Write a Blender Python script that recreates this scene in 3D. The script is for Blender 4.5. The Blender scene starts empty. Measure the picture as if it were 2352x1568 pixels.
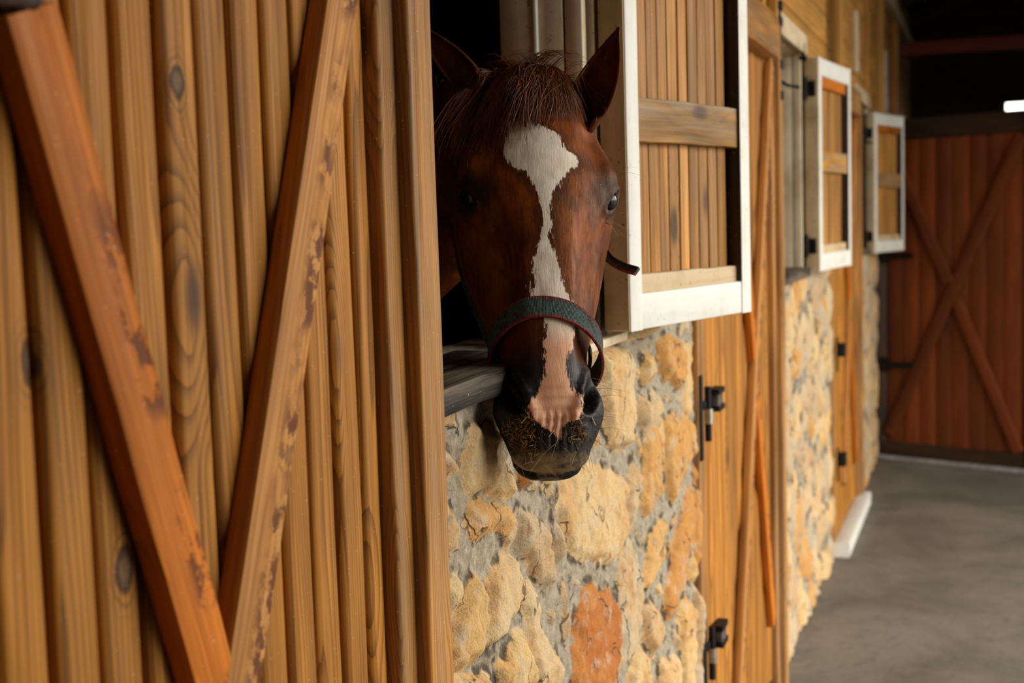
import bpy, math, random
import numpy as np
from mathutils import Vector, Matrix
from mathutils.bvhtree import BVHTree

random.seed(7); RNG = np.random.default_rng(7)
scene = bpy.context.scene
COL = scene.collection

# ------------------------------------------------------------------ camera model
FPX, CXP, CYP = 3000.0, 1176.0, 784.0
_d = np.array([2268 - CXP, -(478 - CYP), -FPX]); _d /= np.linalg.norm(_d)
_u = np.array([-.03, 1, 0.]); _u[2] = -(_u[0]*_d[0] + _u[1]*_d[1]) / _d[2]; _u /= np.linalg.norm(_u)
_n = np.cross(_d, _u)
R = np.array([_n, _d, _u])                       # world = R @ camera axes; X off the wall, Y along the wall, Z up
CAM = np.array([0.67907, 0.0, 1.62])
def dirw(px, py): return R @ np.array([(px-CXP)/FPX, -(py-CYP)/FPX, -1.])
def pd(px, py, dep): return CAM + dirw(px, py)*dep
def on(ax, val, px, py):
    r = dirw(px, py); return CAM + r*((val-CAM[ax])/r[ax])

# ------------------------------------------------------------------ tags
def tag(o, label=None, cat=None, group=None, kind=None):
    if label: o['label'] = label
    if cat: o['category'] = cat
    if group: o['group'] = group
    if kind: o['kind'] = kind
    return o
def empty(name, loc=(0, 0, 0), label=None, cat=None, kind=None, group=None):
    o = bpy.data.objects.new(name, None); COL.objects.link(o); o.location = loc
    o.empty_display_size = .1
    return tag(o, label, cat, group, kind)

# ------------------------------------------------------------------ mesh builder
class MB:
    """collects pieces; each vertex keeps a grain coordinate (grain runs along its z) and a tone"""
    def __init__(s): s.v = []; s.f = []; s.g = []; s.t = []
    def add(s, V, F, G=None, tone=None):
        b = len(s.v); V = [tuple(map(float, p)) for p in V]
        s.v += V; s.f += [tuple(i+b for i in f) for f in F]
        s.g += [tuple(map(float, p)) for p in (G if G is not None else V)]
        t = random.random() if tone is None else tone
        s.t += [t]*len(V)
    def beam(s, p0, p1, wdir, w, t, r=.004, seg=1, wob=0., tone=None, rc=2, off=None, caps=True):
        """bar from p0 to p1; w wide along wdir, t thick; cross-section corners rounded by r; centred on the axis"""
        p0 = np.array(p0, float); p1 = np.array(p1, float); ax = p1-p0; L = np.linalg.norm(ax); ax /= L
        wd = np.array(wdir, float); wd -= ax*(wd@ax); wd /= np.linalg.norm(wd); td = np.cross(ax, wd)
        r = min(r, w*.49, t*.49)
        prof = []
        for (cx, cy, a0) in ((w/2-r, t/2-r, 0), (-w/2+r, t/2-r, 90), (-w/2+r, -t/2+r, 180), (w/2-r, -t/2+r, 270)):
            for k in range(rc+1):
                a = math.radians(a0+90*k/rc); prof.append((cx+r*math.cos(a), cy+r*math.sin(a)))
        m = len(prof); o = np.array(off) if off is not None else RNG.uniform(-1, 1, 3)*np.array([.09, .09, 5])
        V = []; G = []; F = []
        for i in range(seg+1):
            u = i/seg; j = RNG.normal(0, wob, 2) if wob else (0, 0)
            sc = 1+ (RNG.normal(0, wob*6) if wob else 0)
            for (a, b) in prof:
                V.append(p0+ax*L*u+wd*(a*sc+j[0])+td*(b+j[1]*.4)); G.append((a+o[0], b+o[1], L*u+o[2]))
        for i in range(seg):
            for k in range(m):
                k2 = (k+1) % m; F.append((i*m+k, i*m+k2, (i+1)*m+k2, (i+1)*m+k))
        if caps:
            F.append(tuple(range(m-1, -1, -1))); F.append(tuple(seg*m+k for k in range(m)))
        s.add(V, F, G, tone)
    def box(s, lo, hi, r=.003, axis=2, tone=None, **k):
        lo = np.array(lo, float); hi = np.array(hi, float); c = (lo+hi)/2; sz = hi-lo
        p0 = c.copy(); p1 = c.copy(); p0[axis] = lo[axis]; p1[axis] = hi[axis]
        wa = (axis+1) % 3; ta = (axis+2) % 3; wd = np.zeros(3); wd[wa] = 1
        s.beam(p0, p1, wd, sz[wa], sz[ta], r, tone=tone, **k)
    def tube(s, pts, rad, n=8, tone=None, flat=None):
        pts = [np.array(p, float) for p in pts]; rads = rad if hasattr(rad, '__len__') else [rad]*len(pts)
        V = []; F = []; G = []; prev = None; acc = 0
        for i, p in enumerate(pts):
            tg = pts[min(i+1, len(pts)-1)]-pts[max(i-1, 0)]; tg /= np.linalg.norm(tg)+1e-12
            ref = prev if prev is not None else (np.array([0, 0, 1.]) if abs(tg[2]) < .9 else np.array([1., 0, 0]))
            a = ref-tg*(ref@tg); a /= np.linalg.norm(a)+1e-12; b = np.cross(tg, a); prev = a
            if i: acc += np.linalg.norm(p-pts[i-1])
            for k in range(n):
                th = 2*math.pi*k/n; V.append(p+(a*math.cos(th)+b*math.sin(th))*rads[i]); G.append((math.cos(th)*rads[i], math.sin(th)*rads[i], acc))
        for i in range(len(pts)-1):
            for k in range(n):
                k2 = (k+1) % n; F.append((i*n+k, i*n+k2, (i+1)*n+k2, (i+1)*n+k))
        F.append(tuple(range(n-1, -1, -1))); F.append(tuple((len(pts)-1)*n+k for k in range(n)))
        s.add(V, F, G, tone)
    def build(s, name, mat, parent=None, smooth=True, angle=40, **tg):
        me = bpy.data.meshes.new(name); me.from_pydata(s.v, [], s.f); me.update()
        a = me.attributes.new('gco', 'FLOAT_VECTOR', 'POINT'); a.data.foreach_set('vector', np.array(s.g, np.float32).ravel())
        a = me.attributes.new('tone', 'FLOAT', 'POINT'); a.data.foreach_set('value', np.array(s.t, np.float32))
        return finish(me, name, mat, parent, smooth, angle, **tg)
def finish(me, name, mat, parent=None, smooth=True, angle=40, **tg):
    if mat: me.materials.append(mat)
    if smooth:
        me.polygons.foreach_set('use_smooth', [True]*len(me.polygons))
        if angle < 180: me.set_sharp_from_angle(angle=math.radians(angle))
    o = bpy.data.objects.new(name, me); COL.objects.link(o)
    if parent:
        o.parent = parent
        o.matrix_parent_inverse = parent.matrix_world.inverted() if parent.type != 'EMPTY' else Matrix.Translation(-parent.location)
    tag(o, **tg); return o

# ------------------------------------------------------------------ node helpers
def S(h):                                    # sRGB 0-255 -> linear
    return tuple((c/12.92 if c <= .04045 else ((c+.055)/1.055)**2.4) for c in (x/255 for x in h))+(1,)
class NT:
    def __init__(s, name):
        s.m = bpy.data.materials.new(name); s.m.use_nodes = True; s.t = s.m.node_tree; s.N = s.t.nodes
        s.b = s.N['Principled BSDF']; s.out = s.N['Material Output']
    def new(s, k, **kw):
        n = s.N.new('ShaderNode'+k)
        for a, b in kw.items(): setattr(n, a, b)
        return n
    def put(s, sock, v):
        if isinstance(v, bpy.types.NodeSocket): s.t.links.new(v, sock)
        elif v is not None: sock.default_value = v
    def attr(s, nm, out='Vector'): return s.new('Attribute', attribute_name=nm).outputs[out]
    def math(s, op, a, b=None, c=None, clamp=False):
        n = s.new('Math', operation=op, use_clamp=clamp); s.put(n.inputs[0], a); s.put(n.inputs[1], b) if b is not None else 0
        if c is not None: s.put(n.inputs[2], c)
        return n.outputs[0]
    def vm(s, op, a, b=None, out=0):
        n = s.new('VectorMath', operation=op); s.put(n.inputs[0], a)
        if b is not None:
            if op == 'SCALE': s.put(n.inputs['Scale'], b)
            else: s.put(n.inputs[1], b)
        return n.outputs[out]
    def sep(s, v): n = s.new('SeparateXYZ'); s.put(n.inputs[0], v); return n.outputs
    def comb(s, x, y, z): n = s.new('CombineXYZ'); [s.put(n.inputs[i], v) for i, v in enumerate((x, y, z))]; return n.outputs[0]
    def noise(s, v, scale, detail=3, rough=.55, dist=0, out=0):
        n = s.new('TexNoise'); s.put(n.inputs['Vector'], v); s.put(n.inputs['Scale'], scale); s.put(n.inputs['Detail'], detail); s.put(n.inputs['Roughness'], rough); s.put(n.inputs['Distortion'], dist)
        return n.outputs[out]
    def ramp(s, f, stops, interp='LINEAR'):
        n = s.new('ValToRGB'); n.color_ramp.interpolation = interp; e = n.color_ramp.elements
        while len(e) < len(stops): e.new(.5)
        for i, (p, c) in enumerate(stops): e[i].position = p; e[i].color = c if hasattr(c, '__len__') else (c, c, c, 1)
        s.put(n.inputs[0], f); return n.outputs[0]
    def mix(s, f, a, b, mode='MIX'):
        n = s.new('Mix', data_type='RGBA', blend_type=mode); s.put(n.inputs[0], f); s.put(n.inputs[6], a); s.put(n.inputs[7], b); return n.outputs[2]
    def rng(s, v, a, b, c=0., d=1., smooth=True):
        n = s.new('MapRange', interpolation_type='SMOOTHSTEP' if smooth else 'LINEAR'); s.put(n.inputs[0], v)
        for i, k in enumerate((a, b, c, d)): s.put(n.inputs[1+i], k)
        return n.outputs[0]
    def bump(s, h, st=.3, dist=.01, nrm=None):
        n = s.new('Bump'); s.put(n.inputs['Strength'], st); s.put(n.inputs['Distance'], dist); s.put(n.inputs['Height'], h)
        if nrm is not None: s.put(n.inputs['Normal'], nrm)
        return n.outputs[0]
    def done(s, col=None, rough=None, nrm=None, spec=None, metal=None):
        if col is not None: s.put(s.b.inputs['Base Color'], col)
        if rough is not None: s.put(s.b.inputs['Roughness'], rough)
        if nrm is not None: s.put(s.b.inputs['Normal'], nrm)
        if spec is not None: s.put(s.b.inputs['Specular IOR Level'], spec)
        if metal is not None: s.put(s.b.inputs['Metallic'], metal)
        return s.m

def wood(name, light, dark, ring=36., contrast=.6, rough=.62, tone=.35, blotch=.35, grey=0., knots=True, worn=None, spec=.3, knots_at=()):
    n = NT(name); g = n.attr('gco'); t = n.attr('tone', 'Fac')
    slow = n.vm('MULTIPLY', g, (1, 1, .07))
    off = n.noise(n.vm('ADD', slow, n.comb(0, 0, n.math('MULTIPLY', t, 37.))), 9., 2, .5, out=1)
    warp = n.vm('SCALE', n.vm('SUBTRACT', off, (.5, .5, .5)), .075)
    p = n.vm('ADD', n.vm('MULTIPLY', g, (1, 1, .02)), warp)
    kn = None
    if knots:
        vo = n.new('TexVoronoi', feature='F1'); n.put(vo.inputs['Vector'], n.vm('MULTIPLY', g, (3.4, 3.4, 1.35))); n.put(vo.inputs['Scale'], 1.5); n.put(vo.inputs['Randomness'], 1.)
        kd = vo.outputs['Distance']; kn = n.rng(kd, .11, .045)
        p = n.vm('ADD', p, n.comb(n.math('MULTIPLY', n.rng(kd, .36, .05), .035), 0, 0))
    w = n.new('TexWave', wave_type='RINGS', rings_direction='Z', wave_profile='SAW'); n.put(w.inputs['Vector'], p); n.put(w.inputs['Scale'], ring); n.put(w.inputs['Distortion'], 1.2); n.put(w.inputs['Detail'], 2.); n.put(w.inputs['Detail Scale'], 1.5)
    bands = n.ramp(w.outputs[1], [(0, .0), (.45, .12), (.82, .75), (.93, 1.), (1., 0.)])
    fib = n.noise(n.vm('MULTIPLY', g, (420, 420, 7)), 1., 3, .6)
    fib2 = n.noise(n.vm('MULTIPLY', g, (90, 90, 2.5)), 1., 3, .6)
    blot = n.noise(n.vm('ADD', n.vm('MULTIPLY', g, (9, 9, 1.6)), n.comb(0, 0, n.math('MULTIPLY', t, 11.))), 1., 3, .6)
    c = n.mix(n.math('MULTIPLY', bands, contrast), S(light), S(dark))
    c = n.mix(n.math('MULTIPLY', n.rng(fib2, .42, .68), .35*contrast+.1), c, S(dark))
    c = n.mix(.5, c, n.mix(n.rng(fib, .3, .7), (.62, .62, .62, 1), (1.3, 1.3, 1.3, 1)), 'MULTIPLY')
    c = n.mix(1., c, n.mix(n.rng(blot, .3, .72), (1-blotch,)*3+(1,), (1+blotch*.5, 1+blotch*.45, 1+blotch*.3, 1)), 'MULTIPLY')
    tt = n.rng(t, 0, 1, 1-tone*.6, 1+tone*.5, False); c = n.mix(1., c, n.comb(tt, tt, tt), 'MULTIPLY')
    if grey: c = n.mix(n.math('MULTIPLY', n.rng(n.noise(n.vm('MULTIPLY', g, (30, 30, 1.8)), 1., 4, .65), .4, .62), grey), c, S((150, 130, 106)))
    if kn is not None:
        c = n.mix(n.math('MULTIPLY', kn, .85), c, S((58, 34, 18)))
    if knots_at:
        pos = n.new('NewGeometry').outputs['Position']; kk = None
        wob_ = n.vm('SCALE', n.vm('SUBTRACT', n.noise(pos, 45., 2, .5, out=1), (.5, .5, .5)), .012)
        for (ky, kz, kr) in knots_at:
            dd = n.vm('LENGTH', n.vm('MULTIPLY', n.vm('SUBTRACT', n.vm('ADD', pos, wob_), (0, ky, kz)), (0, 1, .62)), out=1)
            q_ = n.math('DIVIDE', dd, kr); kk = q_ if kk is None else n.math('MINIMUM', kk, q_)
        c = n.mix(n.math('MULTIPLY', n.math('MULTIPLY', n.rng(kk, 2.1, 1.2), n.rng(n.math('SINE', n.math('MULTIPLY', kk, 15.)), -.3, .7)), .5), c, S((96, 54, 20)))
        c = n.mix(n.math('MULTIPLY', n.rng(kk, 1.05, .8), .9), c, n.mix(n.rng(kk, .35, .8), S((112, 84, 58)), S((44, 28, 18))))
    if worn == 'chew':
        gs = n.sep(g)
        nb = n.noise(n.vm('MULTIPLY', g, (60, 60, 42)), 1., 4, .7); big = n.noise(n.vm('MULTIPLY', g, (8, 8, 9)), 1., 2, .5)
        side = n.rng(gs[0], -.012, .014)
        fac = n.math('MULTIPLY', n.math('MULTIPLY', n.rng(nb, .45, .53), n.rng(big, .36, .5)), side)
        c = n.mix(n.math('MULTIPLY', n.math('MULTIPLY', n.rng(n.noise(n.vm('MULTIPLY', g, (40, 40, 30)), 1., 3, .7), .45, .6), n.rng(big, .36, .5)), n.math('MULTIPLY', side, .75)), c, S((206, 150, 84)))
        c = n.mix(n.math('MULTIPLY', fac, .9), c, S((92, 42, 16)))
    if worn == 'stain':
        gs = n.sep(g)
        nb = n.noise(n.vm('MULTIPLY', g, (45, 45, 34)), 1., 3, .65); big = n.noise(n.vm('MULTIPLY', g, (5, 5, 7)), 1., 1, .5)
        fac = n.math('MULTIPLY', n.math('MULTIPLY', n.rng(nb, .47, .57), n.rng(big, .43, .53)), n.rng(gs[0], -.006, .01))
        c = n.mix(n.math('MULTIPLY', fac, .85), c, S((88, 40, 12)))
    sp = n.noise(g, 310., 1, .5); c = n.mix(n.rng(sp, .76, .79), c, S((220, 196, 150)))
    h = n.math('ADD', n.math('MULTIPLY', bands, -.25), n.math('MULTIPLY', fib, .6))
    if worn: h = n.math('ADD', h, n.math('MULTIPLY', fac, -2.2))
    return n.done(c, n.rng(fib2, .3, .7, rough-.1, rough+.12), n.bump(h, .35, .0025), spec)

def paint(name, col, dirt, amt=.5, bare=(120, 84, 44), rough=.55, grain=.4, spots=.5):
    n = NT(name); g = n.attr('gco')
    pos = n.new('NewGeometry').outputs['Position']
    a = n.noise(pos, 7., 5, .65); st = n.noise(n.vm('MULTIPLY', g, (60, 60, 3)), 1., 4, .6)
    sp = n.noise(pos, 85., 4, .7); big = n.noise(pos, 16., 3, .6)
    c = n.mix(n.math('MULTIPLY', n.rng(a, .42, .75), amt), S(col), S(dirt))
    c = n.mix(n.math('MULTIPLY', n.rng(st, .45, .75), grain), c, S(dirt))
    c = n.mix(n.math('MULTIPLY', n.math('MULTIPLY', n.rng(sp, .6, .68), n.rng(big, .45, .62)), spots), c, S(bare))
    h = n.math('ADD', n.math('MULTIPLY', st, .6), n.math('MULTIPLY', n.rng(sp, .6, .68), -.5))
    return n.done(c, rough, n.bump(h, .3, .002), .35)

def plain(name, col, rough=.6, metal=0., var=.3, scale=30.):
    n = NT(name); pos = n.new('NewGeometry').outputs['Position']
    a = n.noise(pos, scale, 4, .6); k = n.rng(a, .3, .7, 1-var, 1+var)
    return n.done(n.mix(1., S(col), n.comb(k, k, k), 'MULTIPLY'), rough, n.bump(a, .2, .002), .4, metal)

M = {}
M['board'] = wood('honey_board_wood', (206, 138, 50), (100, 54, 14), ring=58, contrast=.7, tone=.3, blotch=.3, knots_at=[tuple(on(0, 0., *p_)[1:])+(r_,) for p_, r_ in (((405, 190), .011), ((72, 835), .013), ((290, 1310), .014), ((300, 1015), .004))])
M['brace_o'] = wood('orange_brace_wood', (212, 120, 24), (140, 70, 10), ring=40, contrast=.35, tone=.05, blotch=.3, worn='stain')
M['brace_c'] = wood('chewed_brace_wood', (204, 140, 68), (124, 72, 28), ring=60, contrast=.45, tone=.05, blotch=.2, worn='chew')
M['casing'] = wood('casing_wood', (200, 140, 66), (92, 50, 18), ring=58, contrast=.65, tone=.15, blotch=.5, grey=.35)
M['pale'] = wood('shutter_board_wood', (200, 140, 64), (116, 70, 24), ring=40, contrast=.5, tone=.4, blotch=.35, grey=.22)
M['bar'] = wood('yellowed_bar_wood', (196, 144, 70), (140, 92, 44), ring=20, contrast=.35, tone=.1, blotch=.6, grey=.7)
M['plank'] = wood('wall_plank_wood', (206, 150, 74), (136, 86, 34), ring=16, contrast=.4, tone=.25, blotch=.25)
M['red'] = wood('red_stained_wood', (118, 54, 14), (70, 28, 6), ring=22, contrast=.4, tone=.5, blotch=.3)
M['dark'] = wood('dark_old_wood', (66, 44, 27), (38, 24, 14), ring=18, contrast=.4, tone=.5, blotch=.4)
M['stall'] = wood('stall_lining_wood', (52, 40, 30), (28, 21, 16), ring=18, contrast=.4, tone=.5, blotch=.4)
M['redbeam'] = wood('red_beam_wood', (132, 52, 28), (78, 28, 14), ring=18, contrast=.3, tone=.2, blotch=.3)
M['sill'] = wood('grey_sill_wood', (44, 39, 32), (20, 17, 14), ring=22, contrast=.5, tone=.1, blotch=.5, grey=.5)
M['white'] = paint('white_paint', (236, 234, 224), (206, 196, 172), .5, (150, 112, 66), .5, .25, .5)
M['jamb'] = paint('beige_paint', (226, 206, 172), (176, 150, 112), .8, (84, 64, 38), .6, .5, .9)
M['edge'] = paint('worn_edge_paint', (210, 184, 144), (164, 132, 88), .8, (70, 50, 28), .6, .5, 1.)
M['iron'] = plain('black_iron', (30, 28, 27), .55, .6, .5, 60)
M['steel'] = plain('bright_steel', (190, 186, 176), .35, .9, .2, 60)
M['rust'] = plain('rusty_block', (96, 84, 76), .6, .4, .5, 80)

# ------------------------------------------------------------------ stone wall
def stone_mat():
    n = NT('rubble_stone'); pos = n.new('NewGeometry').outputs['Position']
    sd = n.attr('sd', 'Fac'); t = n.attr('tone', 'Fac')
    n1 = n.noise(pos, 22., 5, .65); n2 = n.noise(pos, 70., 5, .7); n3 = n.noise(n.vm('MULTIPLY', pos, (40, 60, 16)), 1., 5, .68); fine = n.noise(pos, 260., 4, .7)
    shift = n.vm('ADD', pos, n.comb(n.math('MULTIPLY', t, 13.), n.math('MULTIPLY', t, 31.), 0))
    n4 = n.noise(n.vm('MULTIPLY', shift, (9, 9, 6)), 1., 4, .6, .4)
    base = n.ramp(t, [(0., S((186, 170, 144))), (.35, S((220, 190, 142))), (.6, S((220, 184, 126))), (.8, S((208, 154, 88))), (1., S((184, 108, 52)))])
    c = n.mix(n.math('MULTIPLY', n.rng(n4, .42, .64), .5), base, S((206, 148, 82)))
    c = n.mix(n.math('MULTIPLY', n.rng(n1, .5, .7), .6), c, S((200, 186, 164)))
    c = n.mix(n.math('MULTIPLY', n.rng(n3, .58, .72), .7), c, S((168, 98, 42)))
    c = n.mix(n.math('MULTIPLY', n.rng(n2, .6, .72), .45), c, S((120, 96, 70)))
    cr = n.new('TexVoronoi', feature='DISTANCE_TO_EDGE'); n.put(cr.inputs['Vector'], n.vm('ADD', n.vm('MULTIPLY', shift, (1, 1, .45)), n.vm('SCALE', n.noise(pos, 14., 3, .6, out=1), .09))); n.put(cr.inputs['Scale'], 8.)
    crack = n.math('MULTIPLY', n.rng(cr.outputs[0], .022, .004), n.rng(n.noise(pos, 11., 2, .5), .48, .6))
    c = n.mix(n.math('MULTIPLY', crack, .75), c, S((84, 58, 34)))
    mort = n.mix(n.rng(n2, .35, .7), S((156, 143, 122)), S((190, 176, 152)))
    mort = n.mix(n.math('MULTIPLY', n.rng(fine, .58, .74), .6), mort, S((84, 76, 66)))
    e = n.math('ADD', sd, n.math('MULTIPLY', n.math('SUBTRACT', n1, .5), .022)); e = n.math('ADD', e, n.math('MULTIPLY', n.math('SUBTRACT', n2, .5), .014))
    m = n.rng(e, -.001, .005)
    c = n.mix(m, mort, c)
    gap = n.math('MULTIPLY', n.math('MULTIPLY', n.rng(e, -.014, -.002), n.rng(e, .006, .0)), n.rng(n.noise(pos, 17., 3, .6), .48, .6))
    c = n.mix(n.math('MULTIPLY', gap, .85), c, S((66, 56, 46)))
    k = n.rng(fine, .3, .7, .86, 1.12); c = n.mix(1., c, n.comb(k, k, k), 'MULTIPLY')
    h = n.math('ADD', n.math('MULTIPLY', n3, .3), n.math('MULTIPLY', n2, .7)); h = n.math('ADD', h, n.math('MULTIPLY', fine, .35)); h = n.math('ADD', h, n.math('MULTIPLY', crack, -1.2)); h = n.math('ADD', h, n.math('MULTIPLY', gap, -1.2))
    return n.done(c, .88, n.bump(h, .6, .010), .2)
M['stone'] = stone_mat()

C7 = lambda pts: [(1000+x/2.496, 940+y/2.496) for x, y in pts]
STONES = [  # (tone, outline in photograph coordinates, projected on the wall plane below)
 (.45, C7([(215,75),(270,60),(330,90),(400,110),(430,250),(455,400),(455,520),(400,530),(300,492),(215,530),(188,480),(185,350),(190,220)])),
 (.72, C7([(215,548),(300,502),(400,538),(462,600),(468,690),(425,765),(380,745),(300,738),(240,760),(222,700),(205,620)])),
 (.2, C7([(55,220),(120,240),(185,330),(190,390),(140,410),(80,340),(55,290)])),
 (.66, C7([(232,880),(282,920),(290,1080),(300,1180),(285,1300),(250,1440),(170,1500),(95,1540),(85,1400),(100,1250),(140,1100),(190,990)])),
 (.38, C7([(330,960),(400,850),(450,775),(478,850),(500,950),(505,1080),(470,1200),(400,1300),(335,1400),(290,1380),(310,1250),(322,1100)])),
 (.12, C7([(485,560),(560,565),(640,660),(680,800),(688,940),(690,1050),(655,1045),(600,980),(540,900),(492,800),(472,680)])),
 (.1, C7([(695,610),(730,680),(748,800),(738,890),(704,930),(694,800)])),
 (.42, C7([(745,395),(860,292),(960,300),(1095,370),(1122,450),(1110,600),(1115,680),(1080,820),(1010,925),(900,878),(805,850),(765,760),(742,640),(708,550)])),
 (.55, C7([(622,352),(705,370),(702,490),(690,535),(660,480),(642,400)])),
 (.4, [(1378,800),(1440,785),(1452,850),(1455,960),(1440,1035),(1415,1048),(1397,990),(1385,900)]),
 (.98, C7([(870,1000),(930,985),(1000,1025),(1055,1080),(1078,1140),(1080,1300),(1062,1440),(1050,1640),(960,1660),(800,1640),(795,1480),(832,1330),(822,1200),(860,1090)])),
 (.16, C7([(1075,860),(1130,710),(1168,800),(1198,930),(1208,1060),(1190,1200),(1168,1400),(1120,1500),(1075,1530),(1088,1400),(1092,1200),(1064,1050)])),
 (.74, C7([(1212,170),(1240,70),(1300,110),(1310,250),(1290,420),(1260,560),(1230,635),(1200,560),(1205,400)])),
 (.78, C7([(1322,45),(1400,30),(1478,60),(1488,250),(1440,370),(1400,480),(1370,555),(1342,420),(1322,200)])),
 (.7, C7([(1292,622),(1338,605),(1330,740),(1338,860),(1290,960),(1240,1035),(1212,1028),(1230,900),(1250,760)])),
 (.86, C7([(1470,415),(1488,440),(1480,700),(1450,900),(1420,1030),(1390,1150),(1352,1235),(1332,1150),(1342,1000),(1370,900),(1390,740),(1430,600)])),
 (.25, C7([(1202,1105),(1260,1095),(1308,1200),(1290,1360),(1278,1445),(1240,1400),(1192,1270)])),
 (.5, C7([(1122,1520),(1180,1330),(1230,1400),(1252,1640),(1100,1660)])),
 (.3, C7([(512,1005),(570,965),(608,1060),(620,1200),(680,1350),(765,1480),(740,1640),(600,1640),(562,1450),(532,1250),(502,1150)])),
 (.6, C7([(380,1450),(460,1285),(525,1255),(588,1422),(595,1640),(380,1640)])),
 (.15, C7([(732,995),(770,1005),(780,1200),(788,1390),(745,1300),(742,1150)])),
 (.62, C7([(1442,1065),(1488,1120),(1505,1400),(1480,1620),(1432,1620),(1422,1350),(1402,1210)])),
 (.05, C7([(1365,1230),(1418,1300),(1410,1420),(1372,1310)])),
 (.35, C7([(1300,1440),(1400,1400),(1420,1560),(1360,1660),(1290,1640)])),
 (.66, [(1478,812),(1500,800),(1506,850),(1501,890),(1483,882)]),
 (.8, [(1516,775),(1550,762),(1566,800),(1571,870),(1558,896),(1535,880),(1519,830)]),
 (.2, [(1440,1120),(1462,1050),(1475,1090),(1470,1180),(1452,1240)]),
 (.3, [(1500,905),(1520,900),(1530,990),(1520,1060),(1506,1040)]),
 (.55, [(1574,790),(1592,785),(1596,940),(1582,985),(1574,900)]),
 (.5, [(1385,775),(1470,768),(1470,795),(1445,778),(1390,795)]),
 (.25, [(1470,900),(1484,905),(1492,960),(1486,1010),(1472,960)]),
 (.35, [(1030,1330),(1068,1310),(1060,1400),(1040,1440),(1030,1400)]),
 (.5, [(1030,1545),(1100,1530),(1140,1560),(1120,1640),(1030,1640)]),
 (.15, [(1160,1230),(1180,1190),(1195,1160),(1190,1250),(1172,1300)]),
]
def poly_sd(P, Y, Z):
    P = np.array(P); d = np.full(Y.shape, 1e9); ins = np.zeros(Y.shape, bool)
    for i in range(len(P)):
        a, b = P[i], P[(i+1) % len(P)]; e = b-a
        wy, wz = Y-a[0], Z-a[1]; t = np.clip((wy*e[0]+wz*e[1])/(e@e), 0, 1)
        d = np.minimum(d, (wy-e[0]*t)**2+(wz-e[1]*t)**2)
        c = ((a[1] <= Z) & (b[1] > Z)) | ((b[1] <= Z) & (a[1] > Z))
        with np.errstate(divide='ignore', invalid='ignore'):
            xi = a[0]+(Z-a[1])/(b[1]-a[1])*e[0]
        ins ^= c & (Y < xi)
    d = np.sqrt(d); return np.where(ins, d, -d)
def vnoise(Y, Z, sc, seed):
    r = np.random.default_rng(seed); T = r.uniform(-1, 1, (256, 256)); y, z = Y*sc, Z*sc
    iy, iz = np.floor(y).astype(int), np.floor(z).astype(int); fy, fz = y-iy, z-iz; fy = fy*fy*(3-2*fy); fz = fz*fz*(3-2*fz)
    g = lambda a, b: T[a % 256, b % 256]
    return (g(iy, iz)*(1-fy)+g(iy+1, iz)*fy)*(1-fz)+(g(iy, iz+1)*(1-fy)+g(iy+1, iz+1)*fy)*fz
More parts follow.
